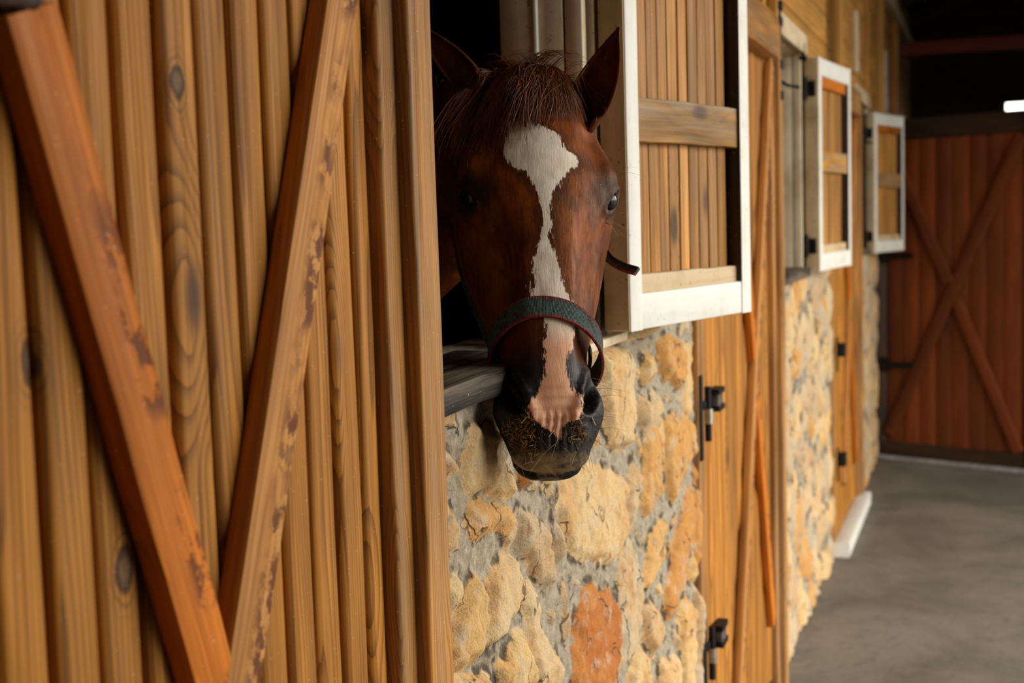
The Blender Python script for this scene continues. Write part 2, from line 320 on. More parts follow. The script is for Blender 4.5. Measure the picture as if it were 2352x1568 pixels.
def stone_panel(name, y0, y1, z0, z1, step, traced, seed, **tg):
    ys = np.linspace(y0, y1, int((y1-y0)/step)+1); zs = np.linspace(z0, z1, int((z1-z0)/step)+1)
    Y, Z = np.meshgrid(ys, zs, indexing='ij')
    wy = Y+vnoise(Y, Z, 26, seed)*.005+vnoise(Y, Z, 70, seed+1)*.004; wz = Z+vnoise(Y, Z, 22, seed+2)*.008+vnoise(Y, Z, 60, seed+3)*.005
    r = np.random.default_rng(seed)
    SD = np.full(Y.shape, -1.); TN = np.zeros(Y.shape)
    if traced:
        for tn, pl in STONES:
            P = [on(0, 0., x, y)[1:] for x, y in pl]; sd = poly_sd(P, wy, wz)
            k = sd > SD; SD[k] = sd[k]; TN[k] = tn
    # random rubble for the rest
    N = int((y1-y0)*(z1-z0)*42); pts = np.column_stack([r.uniform(y0, y1, N), r.uniform(z0, z1, N)])
    A = np.array([1., .62])
    for _ in range(3):
        D = ((pts[:, None]-pts[None])*A); q = (D**2).sum(2)+np.eye(N)*9; pts += (D/q[..., None]*np.exp(-q/.02)[..., None]*.0016).sum(1)
    d1 = np.full(Y.shape, 9.); d2 = np.full(Y.shape, 9.); id1 = np.zeros(Y.shape, int)
    for i, (a, b) in enumerate(pts):
        d = np.sqrt((wy-a)**2+((wz-b)*.62)**2); k = d < d1
        d2 = np.where(k, d1, np.minimum(d2, d)); id1 = np.where(k, i, id1); d1 = np.where(k, d, d1)
    rsd = (d2-d1)*.5-.011; tones = r.choice([.05, .12, .2, .3, .4, .48, .58, .66, .75, .85, .95] if traced else [.0, .04, .08, .15, .22, .3, .38, .46, .58, .8], N)
    if traced:
        far = SD < -.028; rsd = np.where(far, np.minimum(rsd, -SD-.028), SD)
        use = far & (rsd > SD); SD = np.where(far, rsd, SD); TN = np.where(use, tones[id1], TN)
        hid = id1
    else: SD = rsd; TN = tones[id1]
    hs = .5+.5*np.modf(np.abs(TN*7.31+id1*(0 if traced else .37)))[0]
    t = np.clip((SD+.004)/.03, 0, 1); bulge = t*t*(3-2*t)
    X = -.012+bulge*.026*hs+vnoise(Y, Z, 18, seed+5)*.005+vnoise(Y, Z, 55, seed+6)*.0035+vnoise(Y, Z, 130, seed+7)*.0018
    V = np.stack([X, Y, Z], -1).reshape(-1, 3); ny, nz = Y.shape
    idx = np.arange(ny*nz).reshape(ny, nz)
    F = np.stack([idx[:-1, :-1], idx[1:, :-1], idx[1:, 1:], idx[:-1, 1:]], -1).reshape(-1, 4)
    # close the panel into a slab .30 thick
    b = [idx[:, 0], idx[-1, :], idx[::-1, -1], idx[0, ::-1]]; loop = np.concatenate([q[:-1] for q in b])
    nb = len(V); back = V[loop].copy(); back[:, 0] = -.30; V = np.vstack([V, back])
    m = len(loop); side = [(int(loop[(i+1) % m]), int(loop[i]), nb+i, nb+(i+1) % m) for i in range(m)]
    me = bpy.data.meshes.new(name); me.from_pydata(V.tolist(), [], F.tolist()+side+[tuple(range(nb, nb+m))]); me.update()
    for nm, arr in (('sd', SD), ('tone', TN)):
        a = me.attributes.new(nm, 'FLOAT', 'POINT'); a.data.foreach_set('value', np.concatenate([arr.ravel(), np.full(m, .3 if nm == 'tone' else -.02)]).astype(np.float32))
    return finish(me, name, M['stone'], angle=60, **tg)
PER = 2.94
stone_panel('wall_left', 1.40, 3.20, .0, 1.388, .0045, True, 11, kind='structure', cat='stone wall', label='rubble stone wall below the window where the horse stands')
stone_panel('wall_left_middle', 4.36, 6.20, .0, 1.388, .012, False, 23, kind='structure', cat='stone wall', label='rubble stone wall between the two plank stall doors')
stone_panel('wall_left_far', 7.36, 8.86, .0, 1.388, .014, False, 37, kind='structure', cat='stone wall', label='rubble stone wall beside the gate at the aisle end')

# ------------------------------------------------------------------ plank wall above
def planks_h(mb, x0, y0, y1, z0, z1, pitch, thick=.02):
    z = z0
    while z < z1-.01:
        zz = min(z+pitch, z1); mb.box((x0-thick, y0, z+.001), (x0, y1, zz-.003), r=.004, axis=1); z += pitch
mb = MB()
for k in range(3):
    a = k*PER
    planks_h(mb, 0., 1.42+a-(1.42 if k == 0 else 1.42-1.36)*0, 1.50+a, 1.40, 2.24, .12)
    planks_h(mb, 0., 2.39+a, 3.20+a if k < 2 else 8.86, 1.39, 2.24, .12)
for ya, yb in ((-.9, 4.20), (4.30, 6.06), (6.22, 8.52), (8.80, 14.)): planks_h(mb, 0., ya, yb, 2.24, 3.4, .125)
mb.build('wall_upper', M['plank'], kind='structure', cat='plank wall', label='honey plank wall above the windows and stall doors')
# vertical posts / battens on the upper wall
mb = MB()
for y, x in ((4.36, .035), (6.22, .05), (8.02, .02), (8.80, .05), (10.3, .05)):
    mb.box((0, y, 2.24), (x, y+.07, 3.4), r=.004)
mb.build('trim_posts', M['plank'], kind='structure', cat='wall posts', label='upright wooden battens on the upper plank wall')
mb = MB(); mb.box((.0, 7.30, 2.37), (.022, 7.42, 2.69), r=.004); mb.box((.0, 9.45, 2.30), (.022, 9.60, 2.72), r=.004); mb.box((.0, 4.60, 2.60), (.02, 4.68, 3.2), r=.004)
mb.build('trim_pale', M['jamb'], kind='structure', cat='wall trim', label='pale short upright boards on the upper plank wall')
mb = MB(); mb.box((.0, 8.0, 3.03), (.06, 14.0, 3.12), r=.004, axis=1)
mb.build('trim_plate', M['jamb'], kind='structure', cat='wall trim', label='long pale ledge running along the upper plank wall')

# ------------------------------------------------------------------ stall doors
def clip_brace(mb, p, q, w, t, x0, **k):
    mb.beam((x0+t/2, p[0], p[1]), (x0+t/2, q[0], q[1]), (0, 1, 0), w, t, r=.004, seg=8, wob=.0006, **k)
def boards(mb, y0, y1, z0, z1, pitch, first, x=0., t=.030, wob=.0007):
    y = first
    while y > y0: y -= pitch
    while y < y1:
        a, b = max(y, y0), min(y+pitch, y1)
        if b-a > .012: mb.box((x-t, a+.0045, z0), (x+RNG.normal(0, .0012), b-.0045, z1), r=.0100, seg=10, wob=wob, rc=3)
        y += pitch
def stall_door(num, dy, y0, label, near=False):
    d = empty('door_%d' % num, (0, y0+dy, 0), label, 'stall door', 'structure')
    mb = MB(); boards(mb, y0+dy, 1.392+dy, .06, 2.12, .0600, .984+dy, x=0.); mb.build('board_panel', M['board'], d)
    mb = MB(); mb.box((-.05, y0+dy, .05), (-.026, 1.392+dy, 2.12), r=.002); mb.build('backing', M['dark'], d)
    Z = lambda z: z
    L = lambda z: .80+.336*(1.775-z)+dy; Rr = lambda z: 1.295-.392*(1.865-z)+dy
    mb = MB(); clip_brace(mb, (Rr(2.10), 2.10), (Rr(.28), .28), .064, .025, 0., off=(0, 0, 1.3+dy)); mb.build('cross_brace', M['brace_c'], d, label='pale brace with chewed dark patches' if near else None)
    mb = MB(); clip_brace(mb, (L(1.786), 1.786), (L(1.19), 1.19), .060, .024, 0., off=(0, 0, 3.1+dy)); clip_brace(mb, (L(1.07), 1.07), (L(.28), .28), .060, .024, 0., off=(0, 0, 5.1+dy))
    mb.build('cross_brace', M['brace_o'], d, label='orange brown brace with dark burn marks' if near else None)
    return d
d1 = stall_door(1, 0, .20, 'near plank stall door with crossed braces at the left', True)
d2 = stall_door(2, PER, .32, 'plank stall door between the two stone wall panels')
d3 = stall_door(3, 2*PER, .36, 'plank stall door past the second stone panel, before the far shutter')
def casing(dy, num, lab):
    t = empty('trim_%d' % num, (0, 1.4+dy, 0), lab, 'door casing', 'structure')
    mb = MB(); mb.box((-.02, 1.386+dy, 0), (.020, 1.444+dy, 2.24), r=.006, seg=12, wob=.0006, rc=3); mb.build('inner_casing', M['casing'], t)
    mb = MB(); mb.box((-.02, 1.428+dy, 0), (.040, 1.497+dy, 2.24), r=.005, seg=12, wob=.0006, rc=3); mb.build('outer_casing', M['casing'], t)
casing(0, 1, 'stepped door casing left of the horse'); casing(PER, 2, 'stepped door casing right of the large white shutter'); casing(2*PER, 3, 'stepped door casing of the last plank door')
for k, yy in ((2, 3.20), (3, 6.20)):
    t = empty('trim_%d' % (k+2), (0, yy, 0), 'narrow left casing board of the %s plank door' % ('middle' if k == 2 else 'last'), 'door casing', 'structure')
    mb = MB(); mb.box((-.02, yy-.01, .0), (.004, yy+.06, 2.24), r=.003); mb.build('casing_board', M['casing'], t)
mb = MB(); mb.box((-.02, 3.2, 2.12), (.05, 4.30, 2.25), r=.004, axis=1); mb.build('trim_6', M['casing'], kind='structure', cat='door head', label='wooden head board over the middle plank door')
mb = MB(); mb.box((-.02, 6.14, 2.12), (.05, 7.24, 2.25), r=.004, axis=1); mb.build('trim_7', M['casing'], kind='structure', cat='door head', label='wooden head board over the last plank door')
mb = MB(); mb.box((-.02, .1, 2.12), (.05, 1.40, 2.25), r=.004, axis=1); mb.build('trim_8', M['casing'], kind='structure', cat='door head', label='wooden head board over the near plank door')
mb = MB(); mb.box((.0, 6.20, .0), (.075, 7.40, .07), r=.006, axis=1); mb.build('trim_9', M['white'], kind='structure', cat='door threshold', label='whitish threshold kerb under the last plank door')

# hardware on the middle door, latch on the near one
def door_hinge(y, z, parent_loc, lab):
    h = empty('door_latch', (0.004, y, z), lab, 'latch')
    mb = MB(); mb.box((.003, y-.012, z-.115), (.009, y+.014, z+.10), r=.001); mb.build('back_plate', M['iron'], h)
    mb = MB(); mb.tube([(.012, y+.06, z-.075), (.012, y+.06, z+.065)], .0085, 10); mb.build('barrel', M['iron'], h)
    mb = MB(); mb.tube([(.014, y+.06, z-.03), (.014, y+.06, z+.008)], .0105, 10); mb.build('collar', M['steel'], h, label='bright steel collar')
    mb = MB(); mb.box((.004, y+.11, z+.005), (.030, y+.17, z+.04), r=.004); mb.build('block', M['rust'], h); mb = MB(); mb.box((.004, y+.105, z-.006), (.033, y+.178, z+.008), r=.002); mb.box((.004, y+.105, z+.038), (.033, y+.178, z+.052), r=.002); mb.build('bracket', M['iron'], h)
    mb = MB(); mb.box((.003, y+.02, z+.01), (.010, y+.13, z+.03), r=.001, axis=1); mb.build('arm', M['iron'], h)
door_hinge(3.205, 1.125, None, 'upper black iron latch on the middle plank door')
door_hinge(3.205, .50, None, 'lower black iron latch on the middle plank door')
def far_latch(y, z, lab):
    h = empty('door_latch', (0.018, y, z), lab, 'latch')
    mb = MB(); mb.box((.018, y-.01, z-.10), (.026, y+.015, z+.06), r=.001); mb.build('back_plate', M['iron'], h)
    mb = MB(); mb.box((.02, y, z-.03), (.055, y+.07, z+.03), r=.003); mb.build('block', M['iron'], h)
far_latch(6.22, .98, 'upper dark latch on the last plank door'); far_latch(6.22, .46, 'lower dark latch on the last plank door')
nb = empty('door_bracket', (0.02, .76, 1.784), 'grey metal bracket at the top left corner of the near door', 'bracket')
mb = MB(); P = pd(30, 2, 1.0); mb.box((.0, .722, 1.784), (.034, .797, 1.835), r=.012, rc=4, axis=1); mb.build('plate', M['rust'], nb)
mb = MB(); mb.tube([(.03, .76, 1.81), (.042, .76, 1.81)], .012, 10); mb.build('bolt_head', M['steel'], nb)

# ------------------------------------------------------------------ windows
def window(k, dy):
    lab = ['stable window opening with beige jambs around the horse', 'middle stable window opening with beige jambs', 'far stable window opening with beige jambs'][k]
    w = empty('window_%d' % (k+1), (0, 1.5+dy, 1.4), lab, 'window', 'structure')
    mb = MB()
    mb.box((-.158, 2.275+dy, 1.40), (-.092, 2.33+dy, 2.26), r=.004, seg=6, wob=.0008)
    mb.box((-.088, 2.283+dy, 1.40), (-.040, 2.31+dy, 2.26), r=.003)
    mb.box((-.037, 2.284+dy, 1.40), (-.004, 2.31+dy, 2.26), r=.003)
    mb.build('jamb', M['jamb'], w)
    mb = MB(); mb.box((-.094, 2.272+dy, 1.40), (-.086, 2.31+dy, 2.26), r=.002); mb.build('jamb_bead', M['white'], w, label='pale narrow bead')
    mb = MB(); mb.box((-.158, 1.48+dy, 1.40), (-.004, 1.515+dy, 2.26), r=.004); mb.build('jamb', M['jamb'], w)
    mb = MB(); mb.box((-.02, 2.330+dy, 1.53), (.003, 2.392+dy, 2.26), r=.003); mb.build('casing_board', M['edge'], w)
    mb = MB(); mb.box((-.02, 2.330+dy, 1.39), (.001, 2.392+dy, 1.528), r=.003); mb.build('casing_block', M['sill'], w, label='grey weathered block at the casing foot')
    mb = MB(); mb.box((-.158, 1.48+dy, 2.24), (-.024, 2.33+dy, 2.29), r=.003, axis=1); mb.build('head_board', M['jamb'], w)
    mb = MB(); mb.box((.001, 1.46+dy, 2.236), (.016, 2.33+dy, 2.31), r=.003, axis=1); mb.build('head_casing', M['jamb'], w)
    mb = MB(); mb.box((-.158, 1.47+dy, 1.372), (.024, 2.00+dy if k == 0 else 2.3+dy, 1.411), r=.006, axis=1, seg=8, wob=.0008); mb.build('sill_board', M['sill'], w)
    mb = MB(); mb.box((-.03, 2.02+dy, 1.385), (.02, 2.46+dy, 1.402), r=.003, axis=1); mb.build('sill_strip', M['jamb'], w)
for k in range(3): window(k, k*PER)

def shutter(k, N, Fp, zb, zt, label):
    N = np.array(N); Fp = np.array(Fp); wd = Fp-N; W = np.linalg.norm(wd); wd /= W
    w3 = np.array([wd[0], wd[1], 0]); nn = np.array([wd[1], -wd[0], 0]); up = np.array([0, 0, 1.]); o3 = np.array([N[0], N[1], 0])
    pt = lambda u, d, z: o3+w3*u+nn*d+up*z       # u along the width, d out of the face, z up
    s = empty('window_shutter', (N[0], N[1], zb), label, 'shutter', group='open white framed window shutters')
    fw, ft = .046, .058
    mb = MB()
    mb.beam(pt(fw/2, -ft/2, zb), pt(fw/2, -ft/2, zt), w3, fw, ft, r=.004, seg=6, wob=.0004)
    mb.build('hinge_stile', M['white'], s)
    mb = MB(); mb.beam(pt(W-fw/2, -ft/2, zb), pt(W-fw/2, -ft/2, zt), w3, fw, ft, r=.004, seg=6, wob=.0004); mb.build('outer_stile', M['white'], s)
    bw = .068
    mb = MB(); mb.beam(pt(fw*.7, -ft/2-.001, zb+bw/2), pt(W-fw*.7, -ft/2-.001, zb+bw/2), up, bw, ft-.004, r=.004); mb.build('bottom_rail', M['white'], s)
    mb = MB(); mb.beam(pt(fw*.7, -ft/2-.001, zt-bw/2), pt(W-fw*.7, -ft/2-.001, zt-bw/2), up, bw, ft-.004, r=.004); mb.build('top_rail', M['white'], s)
    mb = MB(); mb.beam(pt(fw*.9, -.022, zb+bw+.016), pt(W-fw*.9, -.022, zb+bw+.016), up, .036, .018, r=.003, seg=10, wob=.0008); mb.build('rail_ledge', M['edge'], s, label='worn ledge strip with peeling paint')
    mb = MB(); nbd = 10 if k == 0 else 7; x = fw; pw = (W-2*fw-.012)/nbd
    for i in range(nbd):
        mb.beam(pt(x+pw/2, -.034-RNG.uniform(0, .003), zb+.05), pt(x+pw/2, -.034-RNG.uniform(0, .003), zt-.05), w3, pw-RNG.uniform(.002, .007), .014, r=.003, seg=6, wob=.0004); x += pw
    mb.build('board_panel', M['pale'], s)
    mb = MB(); mb.beam(pt(fw*.6, -.052, zb+.03), pt(W-fw*.6, -.052, zb+.03), up, .05, .012); mb.beam(pt(W/2, -.050, zb+.03), pt(W/2, -.050, zt-.03), w3, W-.06, .006); mb.build('back_board', M['dark'], s)
    zc = zb+(zt-zb)*(.47 if k == 0 else .52)
    mb = MB(); mb.beam(pt(fw-.002, -.017, zc), pt(W-fw+.004, -.017, zc), up, .082, .022, r=.003, seg=8, wob=.0006); mb.build('cross_bar', M['bar'], s)
    if k:
        mb = MB(); mb.beam(pt(fw-.002, -.020, zt-bw-.02), pt(W-fw+.004, -.020, zt-bw-.02), up, .045, .018, r=.003); mb.build('cross_bar', M['brace_o'], s)
    else:
        mb = MB(); mb.beam(pt(fw-.002, -.020, zt-bw-.02), pt(W-fw+.004, -.020, zt-bw-.02), up, .045, .018, r=.003); mb.build('cross_bar', M['bar'], s)
    mb = MB(); mb.beam(pt(-.0012, -ft/2, zb+.003), pt(-.0012, -ft/2, zt-.003), nn, ft-.006, .002, r=.0005); mb.build('hinge_edge', M['edge'], s, label='thin beige strip on the hinge edge')  # thin beige strip over the hinge edge, darker than the white stile
    mb = MB(); mb.beam(pt(W-fw-.0012, -.025, zb+bw), pt(W-fw-.0012, -.025, zt-bw), nn, .05, .002, r=.0005); mb.build('stile_liner', M['dark'], s, label='thin dark strip on the inner side of the outer stile')  # dark brown strip laid over the inner side of the white outer stile
    for zz in ((zb+.1, zt-.12) if k else ()):
        mb = MB(); mb.tube([pt(-.008, -ft+.004, zz-.045), pt(-.008, -ft+.004, zz+.045)], .007, 10); mb.beam(pt(-.004, -ft/2, zz-.03), pt(-.004, -ft/2, zz+.03), nn, .03, .003); mb.build('hinge', M['iron'], s)
shutter(0, (.064, 2.325), (.201, 2.825), 1.413, 2.245, 'nearest open shutter with white frame, just right of the horse')
shutter(1, (.063, 5.25), (.130, 5.80), 1.392, 2.225, 'open white framed shutter between the nearest and the farthest ones')
shutter(2, (.050, 8.10), (.187, 8.62), 1.372, 2.205, 'smallest open shutter, farthest along the wall beside the end gate')

def bolt(y, z, lab, sc=1.):
    b = empty('shutter_bolt', (.02, y, z), lab, 'bolt')
    mb = MB(); mb.tube([(.035, y, z-.16*sc), (.035, y, z+.15*sc)], .007, 8); mb.build('rod', M['iron'], b)
    mb = MB(); mb.tube([(.035, y, z-.10*sc), (.055, y+.03, z-.115*sc), (.075, y+.16, z-.112*sc)], .006, 8); mb.build('handle', M['iron'], b)
    for dz in (-.15, -.05, .09, .14):
        mb = MB(); mb.box((.0, y-.022, z+dz*sc-.014), (.045, y+.022, z+dz*sc+.014), r=.003); mb.build('keeper', M['iron'], b)
bolt(4.405, 2.16, 'long black bolt with handle beside the middle window'); bolt(7.40, 2.09, 'black bolt beside the farthest window', .8)
for k, lab in ((1, 'dark hook hanging from the middle window jamb'),):
    h = empty('window_hook', (0, 5.17, 2.2), lab, 'hook')
    mb = MB(); mb.tube([(.0, 5.17, 2.215), (.02, 5.15, 2.215), (.03, 5.10, 2.205), (.03, 5.08, 2.20)], .008, 8); mb.tube([(.012, 5.17, 2.27), (.012, 5.18, 2.20)], .007, 8); mb.build('hook', M['iron'], h)

# ------------------------------------------------------------------ end gate, far end
g0 = np.array([.035, 8.87]); gdir = np.array([.885, -.36]); gdir /= np.linalg.norm(gdir); GW = .93
gn = np.array([gdir[1], -gdir[0]])      # towards the camera
def gp(u, d, z): q = g0+gdir*u+gn*d; return np.array([q[0], q[1], z])
g = empty('door_4', (g0[0], g0[1], 0), 'red brown plank gate with a large cross at the aisle end', 'gate', 'structure')
g3 = np.array([gdir[0], gdir[1], 0])
mb = MB(); u = .03
while u < GW-.02:
    mb.beam(gp(u+.055, -.012, .10), gp(u+.055, -.012, 2.07), g3, .107, .022, r=.004); u += .11
mb.build('board_panel', M['red'], g)
mb = MB(); mb.beam(gp(.05, .014, .16), gp(GW-.02, .014, 2.05), g3, .075, .024, r=.004); mb.build('cross_brace', M['red'], g)
mb = MB(); mb.beam(gp(.05, .016, 2.05), gp(.46, .016, 1.16), g3, .07, .024, r=.004); mb.beam(gp(.50, .016, 1.06), gp(GW-.03, .016, .12), g3, .07, .024, r=.004); mb.build('cross_brace', M['red'], g)
mb = MB(); mb.beam(gp(.0, .01, .06), gp(GW, .01, .06), (0, 0, 1), .10, .03, r=.003); mb.build('bottom_rail', M['dark'], g)
for zz in (.62, 1.33):
    mb = MB(); mb.beam(gp(-.02, .02, zz), gp(.22, .02, zz), (0, 0, 1), .035, .008, r=.002); mb.beam(gp(-.01, .02, zz), gp(.05, .02, zz), (0, 0, 1), .09, .012, r=.002); mb.build('strap_hinge', M['iron'], g)
mb = MB(); mb.box((-.08, 8.86, 0), (.06, 8.98, 2.24), r=.004); q = gp(GW+.01, 0, 0); mb.box((q[0], q[1]-.02, 0), (q[0]+.14, q[1]+.12, 2.24), r=.004)
mb.build('trim_10', M['dark'], kind='structure', cat='gate post', label='dark gate posts at the aisle end')
mb = MB(); mb.beam(gp(-.05, -.05, 2.14), gp(GW+.1, -.05, 2.14), (0, 0, 1), .13, .09, r=.004); mb.build('trim_11', M['dark'], kind='structure', cat='gate head', label='dark head beam over the end gate')
mb = MB(); mb.beam(gp(-.02, .055, .012), gp(2.3, .055, .012), (0, 0, 1), .024, .05, r=.008); mb.build('trim_12', plain('grey_kerb', (150, 146, 140), .7), kind='structure', cat='floor kerb', label='light grey floor kerb in front of the end gate')
# wall right of the gate
mb = MB(); q = gp(GW+.12, 0, 0); u = 0
while u < 2.3:
    mb.beam((q[0]+u+.06, 8.5, 0), (q[0]+u+.06, 8.5, 2.24), (1, 0, 0), .118, .03, r=.004); u += .12
mb.build('wall_end_lower', M['dark'], kind='structure', cat='plank wall', label='dark plank wall right of the end gate')
# far end wall with a small window opening (a hole to the sky)
mb = MB(); z = 0.
while z < 4.4:
    z1 = z+.14
    if z1 > 2.42 and z < 2.58:
        mb.box((-.4, 13.0, z+.002), (.83, 13.03, z1), r=.003, axis=0); mb.box((1.75, 13.0, z+.002), (3.3, 13.03, z1), r=.003, axis=0)
    else: mb.box((-.4, 13.0, z+.002), (3.3, 13.03, z1), r=.003, axis=0)
    z = z1
mb.box((-.4, 13.04, 0), (3.3, 13.06, 2.38), r=.001); mb.box((-.4, 13.04, 2.66), (3.3, 13.06, 4.7), r=.001); mb.box((-.4, 13.04, 2.38), (.82, 13.06, 2.66), r=.001); mb.box((1.76, 13.04, 2.38), (3.3, 13.06, 2.66), r=.001)
mb.build('wall_far', M['dark'], kind='structure', cat='plank wall', label='dark horizontal plank wall at the far end with a bright opening')
w4 = empty('window_4', (.83, 13, 2.4), 'small bright window opening high in the far end wall', 'window', 'structure')
mb = MB()
for a, b in (((.80, 12.98, 2.32), (1.8, 13.05, 2.415)), ((.80, 12.98, 2.58), (1.8, 13.05, 2.66)), ((.79, 12.98, 2.34), (.835, 13.05, 2.64)), ((1.75, 12.98, 2.34), (1.8, 13.05, 2.64))): mb.box(a, b, r=.003)
mb.build('window_frame', M['dark'], w4)

# roof: sloped underside with rafters; tie beams; floor; closing walls with the big daylight opening on the right
mb = MB()
for k in range(24):
    x0 = -.5+k*.18; zz = 3.3+(x0+.5)*.36
    mb.beam((x0, -3.2, zz), (x0, 13.4, zz), (1, 0, .36), .19, .02, r=.002)
mb.build('ceiling', M['dark'], kind='structure', cat='roof boards', label='dark board underside of the roof')
mb = MB()
for y in np.arange(-2.5, 13, 1.4): mb.beam((-.5, y, 3.18), (3.4, y, 3.18+3.9*.36), (0, 1, 0), .08, .14, r=.004)
mb.build('trim_rafters', M['dark'], kind='structure', cat='rafters', label='dark rafters under the roof')
mb = MB(); mb.box((-.02, 10.6, 2.80), (3.3, 10.72, 2.90), r=.004, axis=0); mb.build('trim_tie_beam', M['redbeam'], kind='structure', cat='tie beam', label='dark red tie beam crossing high beyond the gate')

def floor_mat():
    n = NT('concrete_floor'); pos = n.new('NewGeometry').outputs['Position']
    a = n.noise(pos, 1.6, 6, .65, .5); b = n.noise(pos, 9., 5, .7, .6); f = n.noise(pos, 160., 4, .7)
    c = n.mix(n.rng(a, .3, .7), S((98, 91, 81)), S((130, 121, 109)))
    c = n.mix(n.math('MULTIPLY', n.rng(b, .5, .7), .6), c, S((92, 86, 78)))
    c = n.mix(n.math('MULTIPLY', n.rng(n.noise(n.vm('MULTIPLY', pos, (2.5, 1, 1)), 14., 3, .6), .68, .73), .6), c, S((58, 50, 42)))
    c = n.mix(n.math('MULTIPLY', n.rng(f, .55, .75), .4), c, S((176, 168, 156)))
    return n.done(c, .8, n.bump(n.math('ADD', n.math('MULTIPLY', b, 1.), n.math('MULTIPLY', f, .3)), .5, .012), .3)
M['floor'] = floor_mat()
def slab(name, lo, hi, mat, **tg):
    mb = MB(); mb.box(lo, hi, r=.001); return mb.build(name, mat, kind='structure', **tg)
slab('floor', (-3.6, -3.2, -.06), (9., 13.4, 0), M['floor'], cat='floor', label='grey concrete aisle floor')
slab('wall_back', (-.4, -3.2, 0), (3.4, -3.15, 4.7), M['dark'], cat='wall', label='dark wall behind the viewer')
OY0, OY1, OY2, OY3, OZ = 1.2, 4.2, 4.4, 7.0, 3.5
mb = MB(); mb.box((3.3, -3.2, 0), (3.36, OY0, 4.7), r=.002); mb.box((3.3, OY1, 0), (3.36, OY2, 4.7), r=.002); mb.box((3.3, OY3, 0), (3.36, 13.4, 4.7), r=.002); mb.box((3.3, OY0, OZ), (3.36, OY1, 4.7), r=.002); mb.box((3.3, OY2, OZ), (3.36, OY3, 4.7), r=.002)
mb.build('wall_right', M['dark'], kind='structure', cat='wall', label='dark aisle side wall with two wide daylight openings')
# stall interior (dark)
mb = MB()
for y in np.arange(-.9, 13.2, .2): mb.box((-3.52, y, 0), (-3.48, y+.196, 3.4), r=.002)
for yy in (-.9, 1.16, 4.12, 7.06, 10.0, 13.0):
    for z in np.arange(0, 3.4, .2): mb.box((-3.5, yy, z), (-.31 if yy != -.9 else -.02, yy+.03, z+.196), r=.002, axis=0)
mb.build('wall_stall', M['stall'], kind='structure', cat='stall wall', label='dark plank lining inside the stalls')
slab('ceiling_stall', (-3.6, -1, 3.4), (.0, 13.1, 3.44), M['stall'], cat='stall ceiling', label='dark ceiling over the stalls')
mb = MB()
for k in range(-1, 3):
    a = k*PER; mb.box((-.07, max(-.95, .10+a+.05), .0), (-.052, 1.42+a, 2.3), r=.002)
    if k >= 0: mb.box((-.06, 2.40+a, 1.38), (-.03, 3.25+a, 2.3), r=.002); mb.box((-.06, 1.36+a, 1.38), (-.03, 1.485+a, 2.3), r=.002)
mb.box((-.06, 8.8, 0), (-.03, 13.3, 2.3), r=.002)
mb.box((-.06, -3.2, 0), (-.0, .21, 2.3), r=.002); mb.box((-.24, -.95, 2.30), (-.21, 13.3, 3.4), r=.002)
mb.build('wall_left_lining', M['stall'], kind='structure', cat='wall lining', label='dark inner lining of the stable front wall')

# ------------------------------------------------------------------ the horse
P0 = pd(1234, 158, 2.03); P1 = pd(1283, 1056, 1.82); HL = np.linalg.norm(P1-P0); AX = (P1-P0)/HL
bk = R @ np.array([0, 0, 1.]); rt = R @ np.array([1., 0, 0])
f0 = bk-AX*(bk@AX); f0 /= np.linalg.norm(f0); l0 = np.cross(f0, AX); l0 = l0 if l0@rt > 0 else -l0
PHI = math.radians(9); FR = f0*math.cos(PHI)+l0*math.sin(PHI); LT = l0*math.cos(PHI)-f0*math.sin(PHI)
def hw(w, dp, s): return P0+LT*w+FR*dp+AX*(s*HL)          # head coordinates -> world
HB = np.array([LT, FR, AX])
def to_h(V):
    q = (np.asarray(V)-P0) @ HB.T; q[..., 2] /= HL; return q
def crom(xs, ys, x):                                       # smooth interpolation through table rows
    xs = np.array(xs); ys = np.array(ys, float); m = np.gradient(ys, xs, axis=0)
    i = np.clip(np.searchsorted(xs, x)-1, 0, len(xs)-2); h = xs[i+1]-xs[i]; t = np.clip((x-xs[i])/h, 0, 1)
    sh = (...,)+(None,)*(ys.ndim-1); T = t[sh]; H = h[sh]
    return (2*T**3-3*T**2+1)*ys[i]+(T**3-2*T**2+T)*H*m[i]+(-2*T**3+3*T**2)*ys[i+1]+(T**3-T**2)*H*m[i+1]
HT = [  # s,  front,   edge w,d,     side w,d,     rear w,d,     back
 (-.075, -.070, .020, -.075, .032, -.095, .028, -.125, -.140),
 (-.035, -.026, .036, -.038, .060, -.085, .055, -.150, -.170),
 (.05,   .002, .054, -.014, .086, -.080, .070, -.175, -.200),
 (.14,   .016, .066, -.006, .102, -.070, .078, -.190, -.232),
 (.23,   .022, .074, -.002, .119, -.058, .086, -.205, -.262),
 (.30,   .023, .075,  .000, .126, -.056, .092, -.205, -.275),
 (.37,   .021, .069, -.002, .119, -.064, .097, -.195, -.272),
 (.46,   .016, .057, -.006, .106, -.082, .094, -.170, -.245),
 (.56,   .010, .047, -.010, .092, -.086, .080, -.145, -.205),
 (.66,   .005, .040, -.012, .076, -.078, .064, -.120, -.168),
 (.745,  .001, .035, -.013, .063, -.070, .053, -.106, -.144),
 (.790,  .000, .036, -.012, .071, -.062, .054, -.098, -.130),
 (.835, -.001, .039, -.011, .080, -.050, .058, -.092, -.120),
 (.875, -.005, .039, -.014, .081, -.050, .057, -.088, -.112),
 (.91,  -.011, .040, -.020, .072, -.054, .055, -.084, -.106),
 (.95,  -.020, .039, -.030, .060, -.056, .052, -.080, -.098),
 (.982, -.034, .036, -.042, .051, -.060, .046, -.076, -.090),
 (1.000,-.048, .026, -.054, .038, -.064, .032, -.072, -.080)]
HT = np.array(HT)
